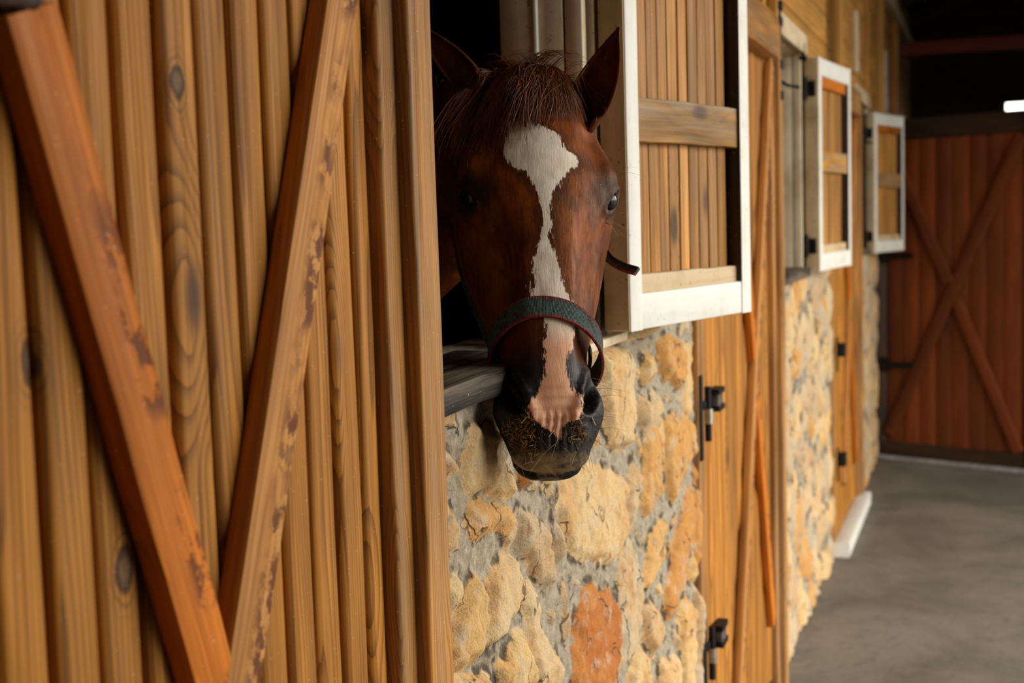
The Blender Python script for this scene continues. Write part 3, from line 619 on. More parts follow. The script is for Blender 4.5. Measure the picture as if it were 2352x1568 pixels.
sv = np.concatenate([np.linspace(-.075, .9, 78), np.linspace(.905, 1.0, 20)])
TB = crom(HT[:, 0], HT[:, 1:], sv)
def ring8(r):
    F, ew, ed, sw, sdp, rw, rd, B = r
    ctl = np.array([(0, F), (ew, ed), (sw, sdp), (rw, rd), (0, B), (-rw, rd), (-sw, sdp), (-ew, ed)])
    out = []
    for i in range(8):
        p = [ctl[(i+k-1) % 8] for k in range(4)]
        for t in np.arange(0, 1, .125):
            out.append(.5*(2*p[1]+(p[2]-p[0])*t+(2*p[0]-5*p[1]+4*p[2]-p[3])*t*t+(3*p[1]-p[0]-3*p[2]+p[3])*t**3))
    return np.array(out)
def loft(rings):
    rings = [np.asarray(r) for r in rings]; m = len(rings[0]); V = np.vstack(rings); F = []
    for i in range(len(rings)-1):
        for k in range(m):
            k2 = (k+1) % m; F.append((i*m+k, i*m+k2, (i+1)*m+k2, (i+1)*m+k))
    V = np.vstack([V, rings[0].mean(0), rings[-1].mean(0)]); a = len(V)-2
    F += [(a, (k+1) % m, k) for k in range(m)]+[(a+1, (len(rings)-1)*m+k, (len(rings)-1)*m+(k+1) % m) for k in range(m)]
    return V, F
def ell_loft(path, radii, up, n=40):                       # elliptical sections along a path; radii = (across, along up)
    xs = np.linspace(0, 1, len(path)); q = np.linspace(0, 1, 46); Pt = crom(xs, path, q); Rd = crom(xs, radii, q); rings = []
    for i, p in enumerate(Pt):
        t = Pt[min(i+1, 45)]-Pt[max(i-1, 0)]; t /= np.linalg.norm(t); v = np.array(up, float); v -= t*(v@t); v /= np.linalg.norm(v); s_ = np.cross(t, v)
        th = np.linspace(0, 2*math.pi, n, endpoint=False)
        rings.append(p+np.outer(np.cos(th)*Rd[i, 0], s_)+np.outer(np.sin(th)*Rd[i, 1], v))
    return loft(rings)
VV = []; FF = []
def grow(V, F):
    b = len(VV); VV.extend(map(tuple, V)); FF.extend(tuple(i+b for i in f) for f in F)
grow(*loft([np.array([hw(a, b, s) for a, b in ring8(r)]) for s, r in zip(sv, TB)]))
# lower lip and chin
lip = []
for s, hwid, c, th_ in ((.80, .020, -.108, .016), (.86, .038, -.104, .022), (.91, .048, -.098, .027), (.95, .054, -.088, .028), (.98, .053, -.080, .027), (1.0, .044, -.080, .021), (1.013, .028, -.082, .012)):
    a = np.linspace(0, 2*math.pi, 40, endpoint=False); lip.append(np.array([hw(math.copysign(abs(math.cos(t))**.8, math.cos(t))*hwid, c+math.sin(t)*th_, s) for t in a]))
grow(*loft(lip))
# neck, barrel, legs
crest = hw(0, -.06, -.02); nb0 = hw(0, -.12, .12)
grow(*ell_loft([hw(0, -.02, .16), hw(-.005, -.13, .10), np.array([-.16, 2.17, 1.74]), np.array([-.45, 2.30, 1.60]), np.array([-.80, 2.36, 1.42]), np.array([-1.10, 2.38, 1.30])],
     [(.05, .05), (.075, .12), (.085, .16), (.105, .20), (.16, .27), (.22, .33)], (0.15, 0, 1)))
grow(*ell_loft([np.array([-.62, 2.36, 1.24]), np.array([-.85, 2.37, 1.25]), np.array([-1.3, 2.4, 1.22]), np.array([-1.8, 2.42, 1.24]), np.array([-2.2, 2.44, 1.30]), np.array([-2.45, 2.45, 1.28])],
     [(.05, .10), (.22, .29), (.28, .31), (.28, .30), (.25, .26), (.06, .12)], (0, 0, 1)))
def leg(pts, rad): grow(*ell_loft([np.array(p) for p in pts], [(r, r*1.1) for r in rad], (1, 0, .01), 20))
for sy in (-.15, .15):
    leg([(-.92, 2.37+sy, 1.1), (-.90, 2.37+sy, .80), (-.90, 2.37+sy, .50), (-.91, 2.37+sy, .20), (-.89, 2.37+sy, .08), (-.87, 2.37+sy, .0)], [.11, .075, .045, .032, .05, .062])
    leg([(-2.2, 2.42+sy, 1.1), (-2.12, 2.42+sy, .86), (-2.28, 2.42+sy, .54), (-2.26, 2.42+sy, .22), (-2.23, 2.42+sy, .08), (-2.21, 2.42+sy, .0)], [.16, .105, .05, .036, .05, .062])
me = bpy.data.meshes.new('horse_raw'); me.from_pydata(VV, [], FF); me.update()
tmp = bpy.data.objects.new('horse_raw', me); COL.objects.link(tmp)
mod = tmp.modifiers.new('r', 'REMESH'); mod.mode = 'VOXEL'; mod.voxel_size = .0042
sm = tmp.modifiers.new('s', 'SMOOTH'); sm.factor = .5; sm.iterations = 5
bpy.context.view_layer.update()
body = bpy.data.meshes.new_from_object(tmp.evaluated_get(bpy.context.evaluated_depsgraph_get()))
bpy.data.objects.remove(tmp); bpy.data.meshes.remove(me)
nv = len(body.vertices); V = np.empty(nv*3, np.float32); body.vertices.foreach_get('co', V); V = V.reshape(-1, 3).astype(float)
Nn = np.empty(nv*3, np.float32); body.vertices.foreach_get('normal', Nn); Nn = Nn.reshape(-1, 3).astype(float)
H = to_h(V); NH = Nn @ HB.T
near = (H[:, 2] > -.12) & (H[:, 2] < 1.1) & (H[:, 1] > -.33) & (np.abs(H[:, 0]) < .2)
w_, d_, s_ = H[:, 0], H[:, 1], H[:, 2]*HL; aw = np.abs(w_)
def ss(a, b, x): t = np.clip((x-a)/(b-a), 0, 1); return t*t*(3-2*t)
def G(cw, cd, cs, rw, rd, rs): return np.exp(-(((aw-cw)/rw)**2+((d_-cd)/rd)**2+((s_-cs*HL)/rs)**2))
D = np.zeros(nv)
D += .007*G(.112, -.022, .265, .022, .026, .030)           # brow ridge
D += -.007*G(.085, -.012, .18, .022, .03, .035)            # hollow above the eye
D += .006*G(.072, -.050, .50, .016, .022, .075)            # facial crest
D += -.005*G(.060, -.022, .52, .014, .02, .09)             # groove beside the nasal bone
D += .004*G(.034, .0, .62, .010, .02, .12)
D += -.004*G(.055, -.03, .72, .02, .03, .035)
D += .006*G(.085, -.19, .34, .03, .05, .06)                # jowl
# eye sockets
bv0 = BVHTree.FromPolygons([Vector(v) for v in V], [tuple(p.vertices) for p in body.polygons])
eh = bv0.ray_cast(Vector(CAM), Vector(dirw(1409, 462))); EP = to_h(np.array(eh[0])[None])[0]; EN = HB @ np.array(eh[1]); EN /= np.linalg.norm(EN)
EYE = (float(EP[0]), float(EP[1]), float(EP[2]))
eax = np.array([.25, -.45, -.86]); eax -= EN*(eax@EN); eax /= np.linalg.norm(eax); ebx = np.cross(EN, eax)
rel = np.stack([aw-EYE[0], d_-EYE[1], s_-EYE[2]*HL], -1)
u1 = rel@eax; u2 = rel@ebx
er = np.sqrt((u1/.0235)**2+(u2/.0082)**2)
side = (aw > .06) & (np.linalg.norm(rel, axis=1) < .06)
D += side*(-.010*(1-ss(.6, 1.05, er))+.0038*np.exp(-((er-1.25)/.24)**2))
# nostrils: a comma-shaped opening with a raised inner wing
NS = (.0575, -.018, .842)
a1 = (s_-NS[2]*HL)*.94-(aw-NS[0])*.34; a2 = (aw-NS[0])*.94+(s_-NS[2]*HL)*.34+14*a1*a1*.35
nr = np.sqrt((a1/.033)**2+(a2/.0140)**2)
nside = (d_ > -.075)
D += nside*(-.024*(1-ss(.45, 1.02, nr))+.0065*np.exp(-((nr-1.4)/.35)**2)*ss(.004, -.006, a2))
D += .007*G(.041, -.008, .872, .013, .02, .018)             # wing bulge
# crease round the mouth and chin line
mc = np.exp(-((d_+.074+(.96-s_/HL)*.05)/.005)**2)*ss(.78, .86, s_/HL)*(aw > .02)
D += -.010*mc
# wrinkles over the nose end
D += .0020*np.sin(w_*560+np.sin(s_*120)*1.2)*ss(.87, .90, s_/HL)*ss(.98, .94, s_/HL)*(d_ > -.04)*ss(.05, .03, aw)
D += .0014*np.sin(s_*430+w_*30)*ss(.80, .84, s_/HL)*ss(.93, .9, s_/HL)*(d_ > -.03)
D += .0007*vnoise(w_*1+3, s_*1+d_, 60, 91)
V2 = V+Nn*(D*near)[:, None]
body.vertices.foreach_set('co', V2.astype(np.float32).ravel()); body.update()

# ears: cupped shells, closed, joined into the same body mesh
def ear(base, tip, opening, width, bend, n=22, m=17):
    base = np.array(base); tip = np.array(tip); ax = tip-base; L = np.linalg.norm(ax); ax /= L
    op = np.array(opening, float); op -= ax*(op@ax); op /= np.linalg.norm(op); sd_ = np.cross(ax, op)
    rows_o = []; rows_i = []
    for i in range(n):
        t = i/(n-1); prof = width*(math.sin(math.pi*min(.985, .24+.76*t))**.85)*(1-.12*t)
        prof = max(prof, .0025); c = base+ax*(L*t)+sd_*bend*math.sin(math.pi*t*.9)*.6+sd_*bend*t*t
        sp = math.radians(215-95*t) if t > .15 else math.radians(250)
        for rows, rr in ((rows_o, prof), (rows_i, prof-min(.0045, prof*.5))):
            row = []
            for k in range(m):
                a = -sp/2+sp*k/(m-1); row.append(c-op*rr*math.cos(a)*.85+sd_*rr*math.sin(a))
            rows.append(row)
    rings = [np.array(o+ii[::-1]) for o, ii in zip(rows_o, rows_i)]
    return loft(rings)
EV, EF = [], []
def addear(vf):
    b = len(EV); EV.extend(map(tuple, vf[0])); EF.extend(tuple(i+b for i in f) for f in vf[1])
addear(ear(pd(1326, 292, 2.05), pd(1411, 58, 2.00), bk*1.0-rt*.35, .036, .006))
addear(ear(pd(1098, 205, 2.06), pd(958, 44, 2.04), bk*.9-rt*.35-np.array([0, 0, .3]), .027, -.006))
em = bpy.data.meshes.new('e'); em.from_pydata(EV, [], EF); em.update()
import bmesh
bm = bmesh.new(); bm.from_mesh(body); bm.from_mesh(em)
bmesh.ops.recalc_face_normals(bm, faces=[f for f in bm.faces[len(body.polygons):]]) if False else None
bm.to_mesh(body); bm.free(); bpy.data.meshes.remove(em)
nv2 = len(body.vertices); V = np.empty(nv2*3, np.float32); body.vertices.foreach_get('co', V); V = V.reshape(-1, 3).astype(float); H = to_h(V)
isear = np.zeros(nv2, np.float32); isear[nv:] = 1
a = body.attributes.new('hc', 'FLOAT_VECTOR', 'POINT'); a.data.foreach_set('vector', H.astype(np.float32).ravel())
a = body.attributes.new('ear', 'FLOAT', 'POINT'); a.data.foreach_set('value', isear)
tris = []
bvh = BVHTree.FromPolygons([Vector(v) for v in V], [tuple(p.vertices) for p in body.polygons])
def hit_px(px, py):
    r = dirw(px, py); h = bvh.ray_cast(Vector(CAM), Vector(r)); return np.array(h[0]) if h[0] is not None else None

# blaze outline: measured edge points carried onto the head surface, kept as a marking in head coordinates
BL = [(1142,286),(1159,311),(1155,343),(1169,375),(1209,396),(1223,421),(1237,446),(1244,479),(1246,507),(1240,545),(1235,570),(1226,614),(1222,669),(1240,705),(1252,732),(1252,777),(1246,821),(1249,854),(1236,902),(1217,932),(1219,958),(1239,973),(1250,984),(1265,990),(1280,1014)]
BR = [(1240,284),(1262,296),(1284,311),(1301,343),(1326,364),(1312,389),(1291,411),(1276,439),(1266,461),(1262,500),(1264,536),(1274,577),(1290,632),(1304,677),(1314,712),(1317,747),(1313,791),(1302,836),(1309,880),(1331,910),(1342,932),(1336,958),(1313,967),(1294,980),(1284,1014)]
def edge_pts(L):
    out = []
    for q in L:
        h = hit_px(*q)
        if h is not None:
            e = to_h(h[None])[0]; out.append((float(e[2]), float(e[0])))
    out.sort(); return out
def horse_mat():
    n = NT('chestnut_coat'); h = n.attr('hc'); X = n.sep(h); ear_ = n.attr('ear', 'Fac')
    fib = n.noise(n.vm('MULTIPLY', h, (420, 300, 42)), 1., 4, .7); fib2 = n.noise(n.vm('MULTIPLY', h, (130, 110, 22)), 1., 4, .65)
    big = n.noise(n.vm('MULTIPLY', h, (14, 14, 6)), 1., 3, .6)
    fur = n.math('MULTIPLY', n.math('SUBTRACT', fib, .5), .020); fur = n.math('ADD', fur, n.math('MULTIPLY', n.math('SUBTRACT', fib2, .5), .034))
    def curve(pts):
        c = n.new('FloatCurve'); cv = c.mapping.curves[0]; c.mapping.use_clip = False
        u = []
        for s, w in pts:
            if not u or s-u[-1][0] > .004: u.append((s, w))
        while len(cv.points) < len(u): cv.points.new(.5, .5)
        for p, (s, w) in zip(cv.points, u): p.location = (min(max(s, 0), 1), w/.3+.5); p.handle_type = 'AUTO_CLAMPED'
        c.mapping.update(); n.put(c.inputs['Value'], X[2])
        return n.math('MULTIPLY', n.math('SUBTRACT', c.outputs[0], .5), .3)
    eL, eR = edge_pts(BL), edge_pts(BR)
    s0 = max(eL[0][0], eR[0][0]); s1 = min(eL[-1][0], eR[-1][0])
    wl, wr = curve(eL), curve(eR)
    m = n.math('MULTIPLY', n.rng(n.math('ADD', n.math('SUBTRACT', X[0], wl), fur), -.0012, .0022), n.rng(n.math('ADD', n.math('SUBTRACT', wr, X[0]), fur), -.0012, .0022))
    m = n.math('MULTIPLY', m, n.rng(n.math('ADD', n.math('SUBTRACT', X[2], s0-.004), n.math('MULTIPLY', fur, 2.)), -.004, .008))
    m = n.math('MULTIPLY', m, n.rng(n.math('SUBTRACT', s1, X[2]), -.002, .004)); m = n.math('MULTIPLY', m, n.rng(X[1], -.075, -.05))
    coat = n.mix(n.rng(big, .3, .7), S((98, 46, 13)), S((152, 76, 22)))
    coat = n.mix(n.math('MULTIPLY', n.rng(fib2, .4, .75), .6), coat, S((52, 24, 11)))
    coat = n.mix(n.math('MULTIPLY', n.rng(fib, .45, .7), .3), coat, S((128, 66, 28)))
    mw = n.math('MULTIPLY', n.rng(n.math('ADD', n.math('SUBTRACT', X[0], wl), n.math('MULTIPLY', fur, 1.5)), -.022, -.004), n.rng(n.math('ADD', n.math('SUBTRACT', wr, X[0]), n.math('MULTIPLY', fur, 1.5)), -.022, -.004))
    mw = n.math('MULTIPLY', mw, n.math('MULTIPLY', n.rng(X[2], .1, .2), n.rng(X[1], -.07, -.04)))
    coat = n.mix(n.math('MULTIPLY', mw, n.rng(fib2, .2, .7, .85, .45)), coat, S((40, 20, 11)))
    coat = n.mix(n.math('MULTIPLY', n.rng(n.noise(n.vm('MULTIPLY', h, (30, 22, 7)), 1., 3, .6), .48, .66), .65), coat, S((48, 22, 11)))
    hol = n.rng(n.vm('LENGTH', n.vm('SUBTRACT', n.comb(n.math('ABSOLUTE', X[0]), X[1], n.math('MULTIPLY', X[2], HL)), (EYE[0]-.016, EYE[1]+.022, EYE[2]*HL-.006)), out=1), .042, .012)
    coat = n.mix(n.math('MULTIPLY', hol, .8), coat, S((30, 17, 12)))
    # dark muzzle skin, brown fuzz on the lips
    mz = n.rng(n.math('ADD', X[2], n.math('MULTIPLY', n.math('SUBTRACT', big, .5), .12)), .66, .80)
    skin = n.mix(n.rng(fib2, .4, .7), S((22, 22, 24)), S((40, 38, 37)))
    coat = n.mix(mz, coat, skin)
    lipf = n.math('MULTIPLY', n.rng(n.math('ADD', X[2], n.math('MULTIPLY', fur, 1.)), .958, .992), n.rng(X[1], -.068, -.060))
    coat = n.mix(n.math('MULTIPLY', lipf, n.rng(n.noise(h, 40., 4, .7), .25, .6)), coat, S((150, 128, 94)))
    nost = n.rng(n.vm('LENGTH', n.vm('MULTIPLY', n.vm('SUBTRACT', n.comb(n.math('ABSOLUTE', X[0]), X[1], n.math('MULTIPLY', X[2], HL)), (NS[0]-.004, NS[1]-.014, NS[2]*HL)), (1., 1., .5)), out=1), .018, .010)
    coat = n.mix(n.math('MULTIPLY', nost, .8), coat, S((12, 10, 11)))
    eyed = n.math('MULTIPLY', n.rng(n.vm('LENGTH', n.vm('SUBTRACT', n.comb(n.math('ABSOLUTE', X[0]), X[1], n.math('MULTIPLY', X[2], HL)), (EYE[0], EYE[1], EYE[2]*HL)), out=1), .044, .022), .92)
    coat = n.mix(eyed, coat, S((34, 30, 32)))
    coat = n.mix(n.math('MULTIPLY', ear_, .55), coat, S((56, 26, 16)))
    white = n.mix(n.rng(fib2, .3, .7), S((252, 240, 220)), S((232, 214, 190)))
    pink = n.mix(n.rng(big, .35, .65), S((240, 184, 148)), S((226, 162, 124)))
    pinkf = n.rng(X[2], .66, .74)
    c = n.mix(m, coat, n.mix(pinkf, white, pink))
    dust = n.noise(h, 330., 1, .5); c = n.mix(n.math('MULTIPLY', n.rng(dust, .77, .80), .8), c, S((200, 180, 150)))
    
    n.put(n.b.inputs['Specular Tint'], n.mix(n.math('MAXIMUM', m, mz), (1., .5, .24, 1), (1, .95, .9, 1)))
    hh = n.math('ADD', fib, n.math('MULTIPLY', fib2, .8))
    return n.done(c, n.rng(fib2, .3, .7, .40, .56), n.bump(hh, .26, .003), .3)
M['horse'] = horse_mat()
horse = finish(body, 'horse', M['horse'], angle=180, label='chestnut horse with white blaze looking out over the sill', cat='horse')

def eye_mat():
    n = NT('dark_eye'); return n.done(S((16, 12, 14)), .16, None, .35)
M['eye'] = eye_mat()
def hair_mat(name, a, b):
    n = NT(name); t = n.attr('tone', 'Fac'); g_ = n.attr('gco'); nz = n.noise(n.vm('MULTIPLY', g_, (1, 1, 30)), 1., 2)
    return n.done(n.mix(n.math('ADD', n.math('MULTIPLY', t, .8), n.math('MULTIPLY', nz, .2)), S(a), S(b)), .42, None, .5)
M['hair'] = hair_mat('forelock_hair', (44, 22, 13), (172, 96, 46))
M['whisker'] = hair_mat('whisker_hair', (90, 70, 50), (190, 170, 140))
for sgn in (1, -1):
    q_ = np.array([EYE[0], EYE[1], EYE[2]*HL])-EN*.0152; c = hw(sgn*q_[0], q_[1], q_[2]/HL); rr = .0205
    bm = bmesh.new(); bmesh.ops.create_uvsphere(bm, u_segments=32, v_segments=20, radius=rr)
    for v in bm.verts: v.co = Vector(c)+Vector((v.co.x, v.co.y, v.co.z))
    em = bpy.data.meshes.new('eye'); bm.to_mesh(em); bm.free(); finish(em, 'eye', M['eye'], horse, angle=180)

def surf_front(w, s, off):
    o = hw(w, .25, s); h = bvh.ray_cast(Vector(o), Vector(-FR))
    if h[0] is None or (np.array(h[0])-P0)@FR < -.09: return hw(w, -.05+off, s)
    return np.array(h[0])+FR*off
mb = MB(); rr = np.random.default_rng(5)
def strand(mb, w0, w1, s0, s1, lift, rad, tone, k=9, off0=0.):
    pts = []
    for i in range(k):
        t = i/(k-1); e = 1-(1-t)**1.6
        w = w0+(w1-w0)*e+.004*math.sin(6*t+tone*20)*t; s = s0+(s1-s0)*t
        pts.append(surf_front(w, s, .004+lift*math.sin(math.pi*min(t*1.15, 1))+off0))
    mb.tube(pts, [rad*(1-.75*i/(k-1)) for i in range(k)], 4, tone)
for i in range(1500):
    q = rr.uniform(); w0 = rr.normal(-.012, .026); s0 = rr.uniform(-.045, .01)
    if q < .42: w1 = w0+rr.uniform(-.085, -.012); s1 = rr.uniform(.10, .195)
    elif q < .60: w1 = w0-rr.uniform(.04, .11); s1 = rr.uniform(.13, .24)
    elif q < .85: w1 = w0+rr.normal(.0, .016); s1 = rr.uniform(.09, .17)
    else: w1 = w0+rr.uniform(.02, .09); s1 = rr.uniform(.07, .16)
    if rr.uniform() < .03: s1 += .06
    strand(mb, w0, w1, s0, s1, rr.uniform(.002, .016), rr.uniform(.0005, .0011), min(1, max(0, rr.normal(.42, .25))))
for i in range(60):                                             # flyaway wisps on top
    w0 = rr.normal(.0, .02); sg = rr.choice([-1, 1, 1]); L = rr.uniform(.02, .05)
    p0 = surf_front(w0, -.03, .0); pts = [p0+np.array([0, 0, 1])*L*.5*math.sin(t*2.6)+LT*sg*L*t*1.3+FR*.01*t for t in np.linspace(0, 1, 7)]
    mb.tube(pts, [.0006*(1-.8*t) for t in np.linspace(0, 1, 7)], 4, rr.uniform(0, .5))
mb.build('forelock', M['hair'], horse, angle=180)
mb = MB()                                                       # mane along the crest, inside the stall
cr = crom(np.linspace(0, 1, 4), np.array([hw(0, -.10, -.085), (-.16, 2.19, 1.905), (-.45, 2.31, 1.80), (-.82, 2.37, 1.69)]), np.linspace(0, 1, 60))
for i in range(420):
    p = cr[rr.integers(24, 60)]+rr.normal(0, .01, 3); L = rr.uniform(.08, .18); o = np.array([.25, -.75, 0])*rr.choice([1, 1, -.6])
    mb.tube([p+o*.10*t**.6*L/.12+np.array([0, 0, 1])*(-.01-L*t*t) for t in np.linspace(0, 1, 6)], [.0012*(1-.7*t) for t in np.linspace(0, 1, 6)], 4, rr.uniform(0, .6))
mb.build('mane', M['hair'], horse, angle=180)
mb = MB()
def wh(px, py, dirv, L):
    h = hit_px(px, py)
    if h is None: return
    dv = np.array(dirv, float); dv /= np.linalg.norm(dv); g_ = np.array([0, 0, -1.])
    mb.tube([h+dv*L*t+g_*L*.25*t*t for t in np.linspace(0, 1, 6)], [.00035*(1-.8*t) for t in np.linspace(0, 1, 6)], 3, rr.uniform(.3, 1))
for i in range(26): wh(rr.uniform(1352, 1376), rr.uniform(860, 1010), rt*1.+bk*rr.normal(0, .5)+np.array([0, 0, 1])*rr.normal(-.05, .35), rr.uniform(.02, .06))
for i in range(30): wh(rr.uniform(1160, 1350), rr.uniform(1000, 1070), rt*rr.normal(0, .8)+bk*.6+np.array([0, 0, -1])*rr.uniform(.2, 1.2), rr.uniform(.015, .045))
for i in range(8): wh(1392, rr.uniform(502, 514), rt*1.+np.array([0, 0, 1])*rr.normal(-.3, .5), rr.uniform(.02, .04))
wh(1408, 392, rt, .06); wh(1408, 388, rt+np.array([0, 0, .3]), .04)
mb.build('muzzle_hair', M['whisker'], horse, angle=180, kind='stuff')

# ------------------------------------------------------------------ halter
def web_mat():
    n = NT('halter_webbing'); g_ = n.attr('gco'); X = n.sep(g_); pos = n.new('NewGeometry').outputs['Position']
    ax = n.math('ABSOLUTE', X[0])
    rib = n.math('SINE', n.math('MULTIPLY', X[2], 3000.)); fz = n.noise(pos, 240., 3, .7)
    edge = n.rng(n.math('ADD', ax, n.math('MULTIPLY', n.math('SUBTRACT', fz, .5), .006)), .0098, .0112)
    teal = n.mix(n.rng(fz, .3, .7), S((58, 76, 74)), S((90, 104, 98))); red = n.mix(n.rng(fz, .3, .7), S((106, 34, 36)), S((158, 74, 66)))
    worn_ = n.math('MULTIPLY', n.rng(n.noise(pos, 34., 3, .6), .55, .62), .7); teal = n.mix(worn_, teal, S((88, 34, 36)))
    c = n.mix(edge, teal, red); c = n.mix(n.math('MULTIPLY', n.rng(n.noise(pos, 420., 1, .5), .72, .76), .8), c, S((170, 150, 130)))
    return n.done(c, .85, n.bump(n.math('ADD', rib, n.math('MULTIPLY', fz, 1.5)), .5, .0015), .2)
M['web'] = web_mat()
def strap(pts, nrm, width, thick, closed=False):
    """ribbon of webbing: pts centre line, nrm outward normals; rolled edges"""
    pts = np.array(pts); nrm = np.array(nrm); N = len(pts); V = []; Gc = []; F = []; acc = 0
    prof = [(-.5, -.3), (-.5, .35), (-.47, .75), (-.40, .8), (-.33, .5), (-.2, .5), (0, .55), (.2, .5), (.33, .5), (.40, .8), (.47, .75), (.5, .35), (.5, -.3), (0, -.3)]; m = len(prof)
    for i in range(N):
        t = (pts[(i+1) % N] if closed or i < N-1 else pts[i])-(pts[i-1] if closed or i > 0 else pts[i]); t /= np.linalg.norm(t)+1e-12
        nn = nrm[i]-t*(nrm[i]@t); nn /= np.linalg.norm(nn)+1e-12; b = np.cross(nn, t)
        if i: acc += np.linalg.norm(pts[i]-pts[i-1])
        for (a_, h_) in prof:
            V.append(pts[i]+b*a_*width+nn*h_*thick); Gc.append((a_*.027, h_*thick, acc))
    for i in range(N if closed else N-1):
        j = (i+1) % N
        for k in range(m): F.append((i*m+k, i*m+(k+1) % m, j*m+(k+1) % m, j*m+k))
    if not closed: F += [tuple(range(m-1, -1, -1)), tuple((N-1)*m+k for k in range(m))]
    return V, F, Gc
halter = empty('halter', tuple(hw(0, .01, .66)), 'worn teal and red webbing halter on the horse', 'halter')
def nose_pt(th):
    # tilted loop: front of the band sits higher up the face than its sides
    dirw_ = math.sin(th); dird = math.cos(th); s = .640+.125*(1-math.cos(th))/2*1.15+.016*math.sin(th)
    o = hw(0, -.075, s); r = LT*dirw_+FR*dird; far = o+r*.4
    h = bvh.ray_cast(Vector(far), Vector(-r)); hit = np.array(h[0]) if h[0] is not None else o+r*.07
    q = to_h(hit[None])[0]; rad = math.hypot(q[0], q[1]+.075)
    ell = 1/math.sqrt((dirw_/(.087 if dirw_ > 0 else .080))**2+(dird/(.084 if dird > 0 else .080))**2)
    return o+r*max(rad+.003, ell), r
ths = np.linspace(0, 2*math.pi, 96, endpoint=False); NP = [nose_pt(t) for t in ths]
rad_pts = np.array([p for p, _ in NP])
for _ in range(3): rad_pts = (np.roll(rad_pts, 1, 0)+2*rad_pts+np.roll(rad_pts, -1, 0))/4
mb = MB(); v, f, gc = strap(rad_pts, np.array([r for _, r in NP]), .033, .004, True); mb.add(v, f, gc, .5); mb.build('noseband', M['web'], halter, angle=50)
for sgn in (1, -1):
    pts = []; nr_ = []
    for t in np.linspace(0, 1, 30):
        s = .70-.66*t; dp = -.105-.03*t-.035*math.sin(math.pi*t); o = hw(sgn*.35, dp, s); h = bvh.ray_cast(Vector(o), Vector(-LT*sgn))
        p = np.array(h[0]) if h[0] is not None else hw(sgn*.08, dp, s); pts.append(p+LT*sgn*.004); nr_.append(LT*sgn)
    pts = np.array(pts)
    for _ in range(6): pts[1:-1] = (pts[:-2]+2*pts[1:-1]+pts[2:])/4
    if sgn == 1: cheek_at = pts[13].copy()
    mb = MB(); v, f, gc = strap(pts, nr_, .026, .004); mb.add(v, f, gc, .5); mb.build('cheek_strap', M['web'], halter, angle=50)
    p = pts[0]; e1 = AX; e2 = FR
    mb = MB(); mb.tube([p+LT*sgn*.007+(e1*math.cos(a_)+e2*math.sin(a_))*.019 for a_ in np.linspace(0, 2*math.pi, 25)], .0032, 8); mb.build('ring', M['iron'], halter)
e0 = pd(1380, 560, 2.065); e1, e2, e3 = pd(1399, 593, 2.05), pd(1430, 613, 2.03), pd(1464, 624, 2.01)
q = np.linspace(0, 1, 32); pts = crom(np.array([0, .3, .5, .75, 1.]), np.array([cheek_at, e0, e1, e2, e3]), q)
mb = MB(); v, f, gc = strap(pts, [np.array([-.15, -.55, .62])+bk*.25]*32, .0135, .0065); mb.add(v, f, gc, .5); mb.build('strap_end', M['web'], halter, angle=50, label='loose frayed strap end')

# ------------------------------------------------------------------ bits of hay stuck to the muzzle
def hay_mat():
    n = NT('hay_straw'); t = n.attr('tone', 'Fac'); return n.done(n.ramp(t, [(0, S((96, 62, 22))), (.6, S((176, 124, 52))), (.85, S((206, 170, 96))), (1., S((230, 216, 180)))]), .7, None, .3)
mb = MB()
for cxp, cyp, sx, sy, cnt in ((1190, 1000, 22, 20, 60), (1180, 985, 20, 10, 20), (1215, 968, 12, 6, 14), (1328, 990, 12, 14, 38), (1212, 1025, 10, 10, 14), (1350, 1000, 12, 8, 8)):
    for i in range(int(cnt*1.7)):
        h = hit_px(rr.normal(cxp, sx), rr.normal(cyp, sy))
        if h is None: continue
        th = rr.normal(.6, .9); dv = rt*math.cos(th)+np.array([0, 0, 1])*math.sin(th)+bk*rr.normal(.1, .35); dv /= np.linalg.norm(dv); L = rr.uniform(.003, .010)
        mb.beam(h+bk*.0015-dv*L/2, h+bk*.003+dv*L/2, bk+rt*.3, rr.uniform(.0006, .0015), .0006, r=.0002, rc=1, tone=min(1, max(0, rr.normal(.45, .28))))
for px_, py_, L, th in ((1267, 994, .013, .9), (1322, 1008, .014, .05), (1204, 964, .012, .8), (1363, 966, .014, 2.0), (1150, 855, .03, 2.2)):
    h = hit_px(px_, py_)
    if h is None: continue
    dv = rt*math.cos(th)+np.array([0, 0, 1])*math.sin(th)
    mb.beam(h+bk*.002-dv*L/2, h+bk*.004+dv*L/2, bk, .0022, .0012, r=.0003, rc=1, tone=1.)
mb.build('hay', hay_mat(), kind='stuff', label='bits of hay and chaff stuck around the horse nostrils', cat='hay')

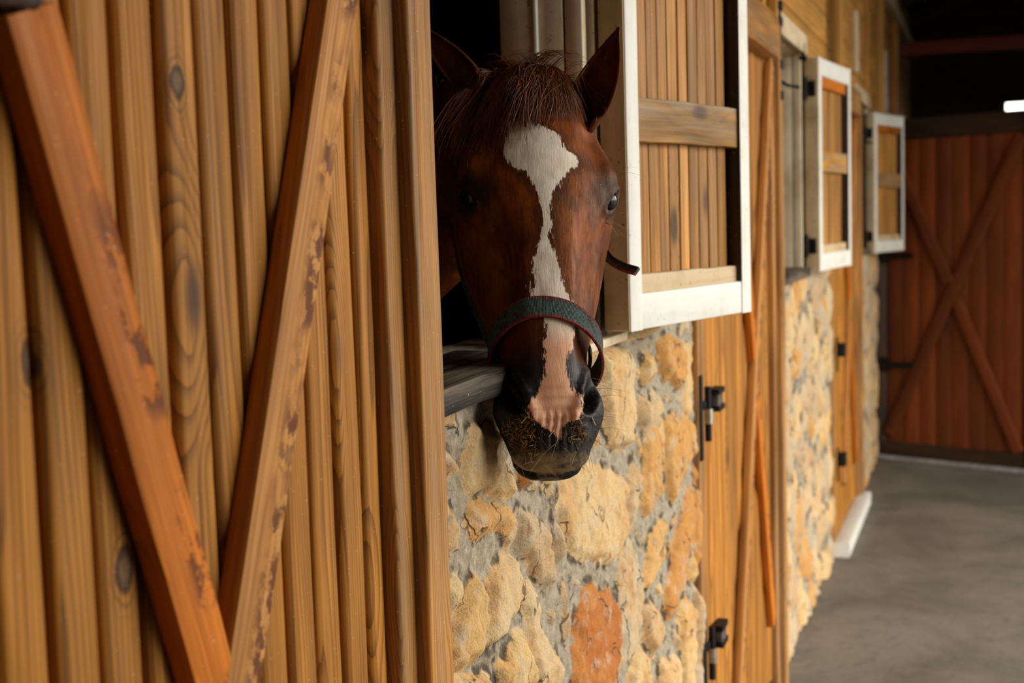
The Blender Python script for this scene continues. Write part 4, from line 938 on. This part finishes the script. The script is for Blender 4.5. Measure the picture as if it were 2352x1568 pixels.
# ------------------------------------------------------------------ light, world, camera
w = bpy.data.worlds.new('daylight'); scene.world = w; w.use_nodes = True
bg = w.node_tree.nodes['Background']; bg.inputs[0].default_value = (1., .975, .92, 1); bg.inputs[1].default_value = 7.2
tc = w.node_tree.nodes.new('ShaderNodeTexCoord'); sx = w.node_tree.nodes.new('ShaderNodeSeparateXYZ'); rp = w.node_tree.nodes.new('ShaderNodeValToRGB')
rp.color_ramp.elements[0].position = .0; rp.color_ramp.elements[0].color = (.16, .15, .13, 1); rp.color_ramp.elements[1].position = .12; rp.color_ramp.elements[1].color = (1., .975, .92, 1)
for a_, b_ in ((tc.outputs['Generated'], sx.inputs[0]), (sx.outputs[2], rp.inputs[0]), (rp.outputs[0], bg.inputs[0])): w.node_tree.links.new(a_, b_)
ld = bpy.data.lights.new('opening_portal', 'AREA'); ld.shape = 'RECTANGLE'; ld.size = OY3-OY0; ld.size_y = OZ; ld.cycles.is_portal = True
lo = bpy.data.objects.new('opening_portal', ld); COL.objects.link(lo); lo.location = (3.4, (OY0+OY3)/2, OZ/2)
lo.rotation_euler = Matrix(((0, 0, 1), (1, 0, 0), (0, 1, 0))).to_euler()       # -Z looks to -X, local X runs along Y
cam = bpy.data.cameras.new('camera'); co = bpy.data.objects.new('camera', cam); COL.objects.link(co)
cam.sensor_width = 36; cam.lens = FPX/2352*36; cam.clip_start = .02
m4 = Matrix.Identity(4)
for i in range(3):
    for j in range(3): m4[i][j] = R[i][j]
    m4[i][3] = CAM[i]
co.matrix_world = m4
cam.dof.use_dof = True; cam.dof.focus_distance = 1.82; cam.dof.aperture_fstop = 4.8
scene.camera = co
scene.view_settings.view_transform = 'Standard'; scene.view_settings.look = 'None'; scene.view_settings.exposure = 0.; scene.view_settings.gamma = 1
scene.cycles.use_denoising = True; scene.cycles.max_bounces = 6; scene.cycles.use_adaptive_sampling = True; scene.cycles.adaptive_threshold = .025; scene.cycles.diffuse_bounces = 2; scene.cycles.sample_clamp_indirect = 6
